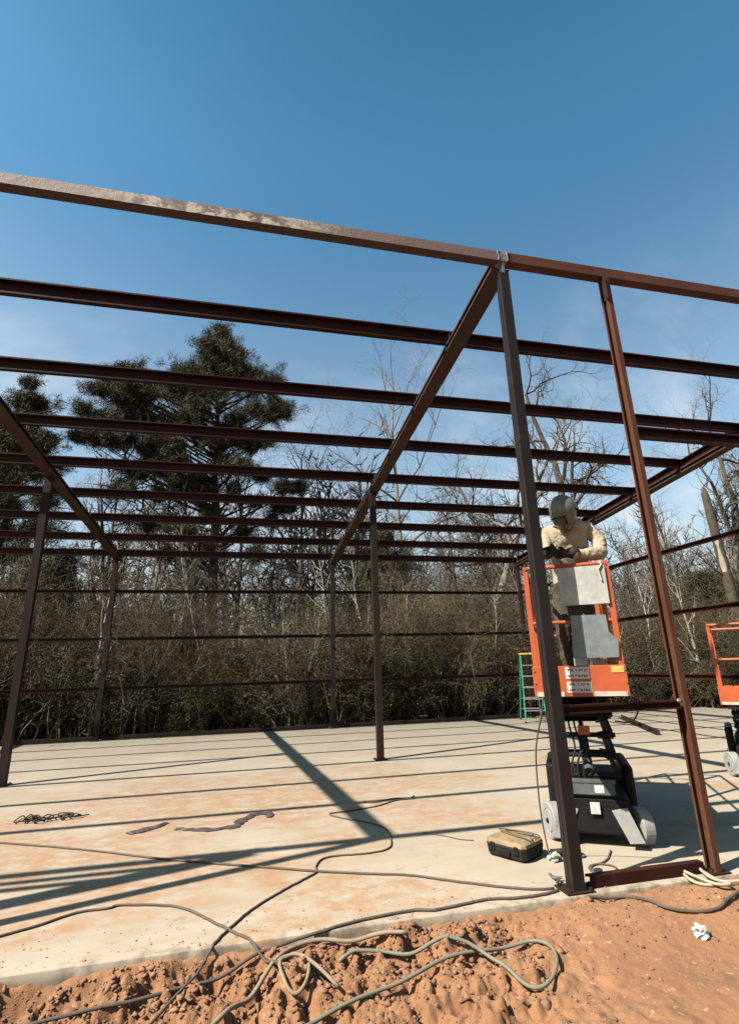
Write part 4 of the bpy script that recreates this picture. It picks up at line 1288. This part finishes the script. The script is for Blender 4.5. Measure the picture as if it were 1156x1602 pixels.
bare_tree('bare_tree', 'bare tree with upswept limbs behind the big pine trunk', (-3.0, 23.5, gz0), 12.0, 0.17, 24, (-0.6, 0), 'bark')

# broken snag at the right
sn = empty('tree_snag', (17.4, 14.2, gz0))
tag(sn, 'tall broken-topped dead trunk leaning at the right of the picture', 'tree', 'bare trees behind the slab')
pts = [(0.25, 0, 0), (0.2, 0, 2.0), (0.12, 0, 4.2), (0.0, 0, 6.2), (-0.06, 0, 7.6), (-0.10, 0.02, 8.7), (-0.13, 0.02, 9.05)]
MB().tube(pts, [0.26, 0.23, 0.21, 0.20, 0.18, 0.15, 0.07], 12).build('trunk', 'bark', sn, smooth=True)
bw = MB()
for zi in range(6):                                      # a torn strip where the bark is gone
    z_ = 5.2 + 0.28 * zi
    cxs = 0.12 - 0.12 * (z_ - 4.2) / 2.0 if z_ < 6.2 else -0.06 * (z_ - 6.2) / 1.4
    wd_ = 0.5 + 0.25 * math.sin(zi * 1.3)
    for ai in range(7):
        a_ = R(215) + (ai - 3) / 3 * wd_
        rr_ = 0.212 if 0 < ai < 6 else 0.19
        bw.v.append((cxs + rr_ * math.cos(a_), rr_ * math.sin(a_), z_))
for zi in range(5):
    for ai in range(6):
        bw.f.append((zi * 7 + ai, zi * 7 + ai + 1, zi * 7 + 8 + ai, zi * 7 + 7 + ai))
bw.build('bare_wood', 'bark_pale', sn)
o = bare_segs(77, 2.6, 0.06, (0.8, 0), SAPL)
sg = np.array(o[0] + o[1] + o[2]); sg[:, [0, 3]] += -0.05; sg[:, [2, 5]] += 6.2
v, f = tubes(sg, 4); np_mesh('branch', v, f, 'bark', sn)
o = bare_segs(78, 2.2, 0.05, (-2.8, 0), SAPL)
sg = np.array(o[0] + o[1] + o[2]); sg[:, [0, 3]] += 0.0; sg[:, [2, 5]] += 5.0
v, f = tubes(sg, 4); np_mesh('branch', v, f, 'bark', sn)


# needles: many small blades in a ball round each clump centre
def blades(rg, c, rad, n, ln, wd, flat=0.6, upb=0.5):
    q = rg.normal(0, 1, (n, 3)); q /= np.linalg.norm(q, axis=1, keepdims=True)
    rr = rad * rg.random((n, 1)) ** 0.45
    p = np.array(c)[None] + q * rr * np.array([1.0, 1.0, flat])
    d = q * 0.35 + rg.normal(0, 0.7, (n, 3)); d[:, 2] += upb
    d /= np.linalg.norm(d, axis=1, keepdims=True)
    s = np.cross(d, rg.normal(0, 1, (n, 3))); s /= np.linalg.norm(s, axis=1, keepdims=True) + 1e-9
    L = ln * rg.uniform(0.6, 1.3, (n, 1)); Wd = wd * rg.uniform(0.6, 1.3, (n, 1))
    v = np.stack([p - s * Wd, p + s * Wd, p + d * L + s * Wd * 0.4, p + d * L - s * Wd * 0.4], 1)
    return v.reshape(-1, 3)


def quads(nv): return np.arange(nv).reshape(-1, 4)


def pine(name, label, base, clumps, trunk_r, top, seed, fol=1.0, yspread=2.0):
    rg = np.random.default_rng(seed)
    root = empty(name, base)
    tag(root, label, 'tree', 'pines behind the slab')
    segs = []
    tp = [np.array([0, 0, 0.0])]
    nS = 12
    tx = top[0] - base[0]
    for i in range(1, nS + 1):
        t = i / nS
        tp.append(np.array([tx * t + rg.normal(0, 0.06), rg.normal(0, 0.06), (top[2] - base[2]) * t]))
    for i in range(nS):
        r0, r1 = trunk_r * (1 - 0.88 * i / nS), trunk_r * (1 - 0.88 * (i + 1) / nS)
        segs.append((*tp[i], *tp[i + 1], r0, r1))
    FV = []
    extra = []
    for i_, (x, z, rad) in enumerate(clumps):            # fill between neighbouring clumps
        for (x2, z2, r2) in clumps[i_ + 1:]:
            if math.hypot(x - x2, z - z2) < 2.8 and rg.random() < 0.60 and z > 0.55 * top[2]:
                extra.append((0.5 * (x + x2) + rg.normal(0, 0.2), 0.5 * (z + z2) + rg.normal(0, 0.2), 0.42 * (rad + r2) * rg.uniform(0.7, 1.1)))
    for (x, z, rad) in list(clumps) + extra:
        yo = rg.normal(0, 0.55) * yspread * min(1.0, 0.15 + (top[2] - z) / 5.0)
        kd = (base[1] + yo + 3.95) / (base[1] + 3.95)    # a clump standing further back sits higher and wider
        c = np.array([-2.38 + (x + 2.38) * kd - base[0], yo, 1.59 + (z - 1.59) * kd - base[2]])
        # limb from the trunk, leaving lower down and sweeping up
        zt = max(2.5, c[2] - 0.45 * np.hypot(c[0] - tx * c[2] / (top[2] - base[2]), c[1]) - rg.uniform(0.3, 1.2))
        tt = np.clip(zt / (top[2] - base[2]), 0, 0.98)
        a = tp[0] + (tp[-1] - tp[0]) * tt
        mid = a * 0.45 + c * 0.55 + np.array([0, 0, -0.25]) + rg.normal(0, 0.15, 3)
        r0 = trunk_r * (0.16 + 0.10 * rg.random())
        prev = a
        for kk_ in range(1, 7):
            t = kk_ / 6
            q = (1 - t) ** 2 * a + 2 * t * (1 - t) * mid + t * t * c + rg.normal(0, 0.04, 3)
            segs.append((*prev, *q, r0 * (1 - 0.8 * (t - 1 / 6)), r0 * (1 - 0.8 * t)))
            if kk_ >= 3:
                for _ in range(2):
                    e = q + rg.normal(0, 0.5, 3) * rad + np.array([0, 0, 0.3 * rad])
                    segs.append((*q, *e, r0 * 0.22, r0 * 0.07))
            prev = q
        # tufts
        nt = int(14 + 40 * rad)
        an_ = np.array([rg.uniform(0.8, 1.7), rg.uniform(0.9, 1.5), rg.uniform(0.5, 1.0)])
        for _ in range(nt):
            off = rg.normal(0, 1, 3); off /= np.linalg.norm(off)
            off *= rad * abs(rg.normal(0, 0.72)) * an_
            e = c + off
            segs.append((*c, *e, 0.022, 0.010))
            tr = rg.uniform(0.18, 0.42)
            FV.append(blades(rg, e, tr, int(74 * fol), 0.21, 0.0105, 0.8, 0.25))
    v, f = tubes(segs, 5)
    np_mesh('trunk', v, f, 'bark', root)
    FV = np.concatenate(FV)
    np_mesh('crown', FV, quads(len(FV)), 'needle', root)
    return root


BP = [(-4.48, 19.1, 0.5), (-4.5, 19.75, 0.25), (-4.25, 18.5, 0.7), (-5.0, 18.7, 0.5), (-3.7, 18.3, 0.55), (-4.92, 17.95, 0.94), (-3.38, 17.53, 1.01), (-5.85, 17.06, 0.87), (-6.43, 16.03, 1.01), (-8.63, 16.75, 0.54), (-7.34, 15.57, 1.21), (-5.11, 15.59, 1.27), (-2.47, 16.24, 1.01), (-1.45, 16.74, 0.67), (-1.58, 14.77, 0.87), (-3.24, 14.44, 1.14), (-5.66, 14.24, 1.14), (-7.83, 14.05, 1.14), (-9.14, 15.02, 0.74), (-10.38, 15.38, 0.54), (-10.85, 14.33, 0.47), (-9.83, 15.87, 0.4), (-10.81, 12.76, 0.44), (-9.78, 12.66, 0.5), (-8.62, 12.75, 0.67), (-0.9, 15.22, 0.44), (-6.49, 12.73, 0.87), (-4.31, 12.88, 0.74), (-2.04, 13.23, 0.6), (-5.45, 11.05, 0.7), (-3.39, 10.47, 0.6), (-0.98, 10.59, 0.54), (0.02, 10.82, 0.4), (-2.25, 9.83, 0.6), (-6.88, 9.96, 0.6), (-4.41, 9.07, 0.6), (-5.56, 8.21, 0.5), (-2.83, 8.3, 0.5), (-8.16, 11.07, 0.5), (-7.3, 8.4, 0.5), (-1.4, 8.9, 0.5), (-6.2, 7.0, 0.5), (-2.2, 7.0, 0.5), (-4.6, 7.3, 0.5), (-7.0, 11.6, 0.5), (-3.0, 11.8, 0.5), (-8.8, 9.9, 0.4)]
pine('pine_tree', 'large pine with a broad clumped crown rising behind the left bay', (-4.05, 22, gz0), BP, 0.34, (-4.5, 22, 19.2), 31)
LPN = [(-12.57, 14.43, 0.3), (-12.3, 13.64, 0.47), (-12.47, 12.66, 0.74), (-12.76, 11.55, 0.94), (-11.51, 11.64, 0.6), (-12.34, 10.07, 1.14), (-10.99, 10.3, 0.4), (-12.45, 8.33, 1.14), (-11.24, 7.52, 0.8), (-12.28, 6.39, 0.84), (-13.6, 10.6, 0.9), (-13.9, 8.6, 1.0), (-13.4, 12.2, 0.6)]
pine('pine_tree', 'narrow pine cut off by the left edge of the picture', (-12.6, 20, gz0), LPN, 0.24, (-12.5, 20, 14.6), 32)
LP2 = [(-9.6, 5.3, 0.8), (-10.4, 4.7, 0.95), (-8.9, 4.6, 0.5), (-9.9, 3.6, 1.0), (-9.1, 5.7, 0.42), (-10.9, 3.6, 0.9), (-10.0, 2.6, 0.9), (-9.0, 3.3, 0.6)]
pine('pine_tree', 'low bushy young pine at the left behind the back girts', (-9.9, 17.2, gz0), LP2, 0.12, (-9.8, 17.2, 5.9), 33, yspread=1.0)
LP3 = [(4.4, 7.9, 0.8), (3.6, 7.0, 0.9), (5.0, 6.8, 0.8), (4.2, 6.0, 1.0), (5.2, 5.4, 0.8), (3.4, 5.2, 0.8), (4.4, 4.4, 0.9)]
pine('pine_tree', 'dark young pine standing behind the middle post', (4.3, 21.5, gz0), LP3, 0.13, (4.3, 21.5, 8.6), 34, yspread=1.0)
LP4 = [(20.3, 5.3, 0.9), (21.5, 5.0, 1.0), (20.9, 4.2, 1.0), (19.6, 4.2, 0.8), (22.4, 4.2, 0.9)]
pine('pine_tree', 'low evergreen tree filling the gap between the door post and the snag', (20.9, 18.5, gz0), LP4, 0.12, (20.9, 18.5, 5.9), 35, yspread=1.0)

# saplings at the edge of the thicket
SAPS = [(-6.55, 12.9, 5.2, 0.075, (0.1, 0), 'bark_pale', 'pale-barked sapling beside the back left post'),
        (-7.8, 12.5, 2.6, 0.026, (0.2, 0.1), 'bark_pale', None), (-7.25, 12.6, 2.4, 0.026, (-0.5, 0.2), 'bark_pale', None), (-6.9, 12.8, 2.6, 0.022, (0.3, 0.1), 'bark_pale', None),
        (-5.7, 12.7, 2.7, 0.026, (0.5, 0.1), 'bark_pale', None), (-5.4, 12.8, 3.0, 0.026, (0.6, 0.2), 'bark_pale', None), (-4.4, 12.9, 2.8, 0.02, (0.5, 0.2), 'bark_pale', None),
        (-1.1, 12.5, 3.2, 0.028, (-0.1, 0.1), 'bark_pale', None), (-0.75, 12.6, 3.0, 0.026, (0.1, 0.1), 'bark_pale', None), (-0.3, 12.9, 3.3, 0.02, (0, 0.1), 'bark_pale', None),
        (0.7, 12.7, 3.0, 0.024, (1.0, 0.1), 'bark_pale', None), (1.25, 12.9, 4.2, 0.028, (0.5, 0.1), 'bark_pale', None), (2.3, 13.0, 4.4, 0.03, (0.5, 0.1), 'bark_pale', None),
        (5.9, 13.1, 4.4, 0.035, (-0.3, 0.1), 'bark_pale', 'pale forked sapling behind the slab left of the corner post'),
        (10.5, 13.2, 4.6, 0.06, (-0.6, 0.1), 'bark_pale', 'pale leaning sapling seen through the gap beside the step ladder'),
        (14.25, 13.2, 4.5, 0.085, (-0.7, 0.0), 'bark_pale', 'mottled pale trunk leaning left beside the second lift'),
        (9.3, 13.0, 3.2, 0.025, (0.6, 0.1), 'bark_pale', None), (11.8, 13.0, 2.6, 0.025, (1.0, 0.1), 'bark_pale', None)]
rs_ = random.Random(12)
for q in range(16):
    y_ = rs_.uniform(13.4, 17.5)
    SAPS.append((-9.5 + q * 1.62 + rs_.uniform(-0.5, 0.5), y_, rs_.uniform(4.6, 7.2), rs_.uniform(0.03, 0.055), (rs_.uniform(-0.7, 0.7), 0.1), rs_.choice(['bark_pale', 'bark_grey', 'bark_grey']), 'slender bare sapling growing up through the brush behind the slab'))
GRP = {'slender bare sapling growing up through the brush behind the slab': 'saplings growing up through the brush'}
for i, (x, y, h, r, ln, mt, lb) in enumerate(SAPS):
    bare_tree('sapling', lb or 'thin pale bare sapling stem at the front edge of the thicket', (x, y, gz0 - 0.02), h, r, 200 + i, ln, mt, SAPL, GRP.get(lb, 'saplings along the thicket edge'), 'sapling', 'twig')

# the thicket: brush that reads as one mass
rg = np.random.default_rng(9)
protos = []
for kq in range(10):
    segs, lv = [], []
    nst = 9
    for _ in range(nst):
        az = rg.uniform(0, 6.28); sp_ = rg.uniform(0.1, 0.7)
        p = np.array([rg.normal(0, 0.25), rg.normal(0, 0.25), 0.0])
        d = np.array([math.cos(az) * sp_, math.sin(az) * sp_, 1.0]); d /= np.linalg.norm(d)
        Ls = rg.uniform(0.6, 1.05); nS = 7; r = rg.uniform(0.008, 0.016)
        for i in range(nS):
            d = d + rg.normal(0, 0.16, 3) + np.array([math.cos(az) * 0.05, math.sin(az) * 0.05, -0.03]); d /= np.linalg.norm(d)
            q = p + d * Ls / nS * 1.15
            segs.append((*p, *q, r * (1 - 0.8 * i / nS), r * (1 - 0.8 * (i + 1) / nS)))
            p = q
            if i >= 2:
                for _k in range(4):
                    e = d + rg.normal(0, 0.75, 3); e /= np.linalg.norm(e)
                    tl = rg.uniform(0.08, 0.24)
                    e2 = p + e * tl
                    segs.append((*p, *e2, 0.0045, 0.002))
                    e3 = e + rg.normal(0, 0.6, 3); e3 /= np.linalg.norm(e3)
                    segs.append((*e2, *(e2 + e3 * tl * 0.8), 0.003, 0.0015))
                    lv.append(blades(rg, e2, 0.085, 5, 0.040, 0.013, 1.0, 0.0))
    protos.append((np.array(segs), np.concatenate(lv)))
TV, TF, LV = [], [], []
off = 0
nsh = 1050
for i in range(nsh):
    segs, lv = protos[i % 10]
    y = 12.75 + 7.5 * rg.random() ** 1.5
    xw = (y + 4.0)
    x = rg.uniform(-2.4 - 0.62 * xw - 1.5, -2.4 + 1.35 * xw + 1.5)
    nzv = 0.6 * float(vnoise(np.array(x * 0.33), np.array(y * 0.25), 3)) + 0.4 * float(vnoise(np.array(x * 1.1), np.array(y * 0.5), 7))
    if nzv < 0.34 and y < 16.5: continue
    h = rg.uniform(2.0, 3.4) * (1 + 0.05 * (y - 12.75)) * (0.22 + 1.72 * nzv)
    if y < 13.4: h *= rg.uniform(0.35, 0.9)
    if x > 10: h *= 0.9
    wd = h * rg.uniform(0.65, 0.95)
    a = rg.uniform(0, 6.28); ca, sa = math.cos(a), math.sin(a)

    def tf(p):
        return np.stack([(p[:, 0] * ca - p[:, 1] * sa) * wd + x, (p[:, 0] * sa + p[:, 1] * ca) * wd + y, p[:, 2] * h + gz0 - 0.03], 1)
    s2 = segs.copy()
    s2[:, 0:3] = tf(segs[:, 0:3]); s2[:, 3:6] = tf(segs[:, 3:6]); s2[:, 6:8] *= 1.5
    v, f = tubes(s2, 3)
    TV.append(v); TF.append(f + off); off += len(v)
    if rg.random() < 0.40 + 0.5 * float(vnoise(np.array(x * 0.4 + 9), np.array(y * 0.4), 17)):
        q = lv.reshape(-1, 4, 3); c4 = q.mean(1, keepdims=True)
        cc = tf(c4.reshape(-1, 3))
        loc4 = (q - c4) * 1.45
        LV.append((cc[:, None, :] + loc4).reshape(-1, 3))
tag(np_mesh('thicket', np.concatenate(TV), np.concatenate(TF), 'twig'), 'tangled brown brush growing along the back of the slab', 'brush', kind='stuff')
LV = np.concatenate(LV)
tag(np_mesh('thicket_foliage', LV, quads(len(LV)), 'leaf_olive'), 'dull olive leaves of the brush behind the slab', 'foliage', kind='stuff')

# the wood beyond, one grey mass of bare trees
FARC = dict(steps=[8, 5, 4], wander=[0.06, 0.18, 0.25], up=[0.02, 0.07, 0.04], start=[0.25, 0.1, 0], kids=[2.3, 2.3, 0], angle=[0.7, 0.8, 0.6], ratio=[0.42, 0.55, 0.5])
fp = [bare_segs(300 + i, 1.0, 0.013, (0, 0), FARC) for i in range(6)]
fp = [np.array(o[0] + o[1] + o[2]) for o in fp]
for q in fp: q[:, 6:8] = np.minimum(q[:, 6:8], 0.013)
TV, TF, off = [], [], 0
for i in range(240):
    y = rg.uniform(23, 50)
    x = rg.uniform(-2.4 - 0.66 * (y + 4) - 2, -2.4 + 1.45 * (y + 4) + 2)
    h = rg.uniform(6.0, 12.5)
    s2 = fp[i % 6].copy()
    a = rg.uniform(0, 6.28); ca, sa = math.cos(a), math.sin(a)
    for o0 in (0, 3):
        X, Y = s2[:, o0].copy(), s2[:, o0 + 1].copy()
        s2[:, o0] = (X * ca - Y * sa) * h + x; s2[:, o0 + 1] = (X * sa + Y * ca) * h + y; s2[:, o0 + 2] = s2[:, o0 + 2] * h + gz0 - 0.1
    thin = s2[:, 6] <= 0.0031
    s2[:, 6:8] = np.where(thin[:, None], 0.010, s2[:, 6:8] * h)
    v, f = tubes(s2, 3)
    TV.append(v); TF.append(f + off); off += len(v)
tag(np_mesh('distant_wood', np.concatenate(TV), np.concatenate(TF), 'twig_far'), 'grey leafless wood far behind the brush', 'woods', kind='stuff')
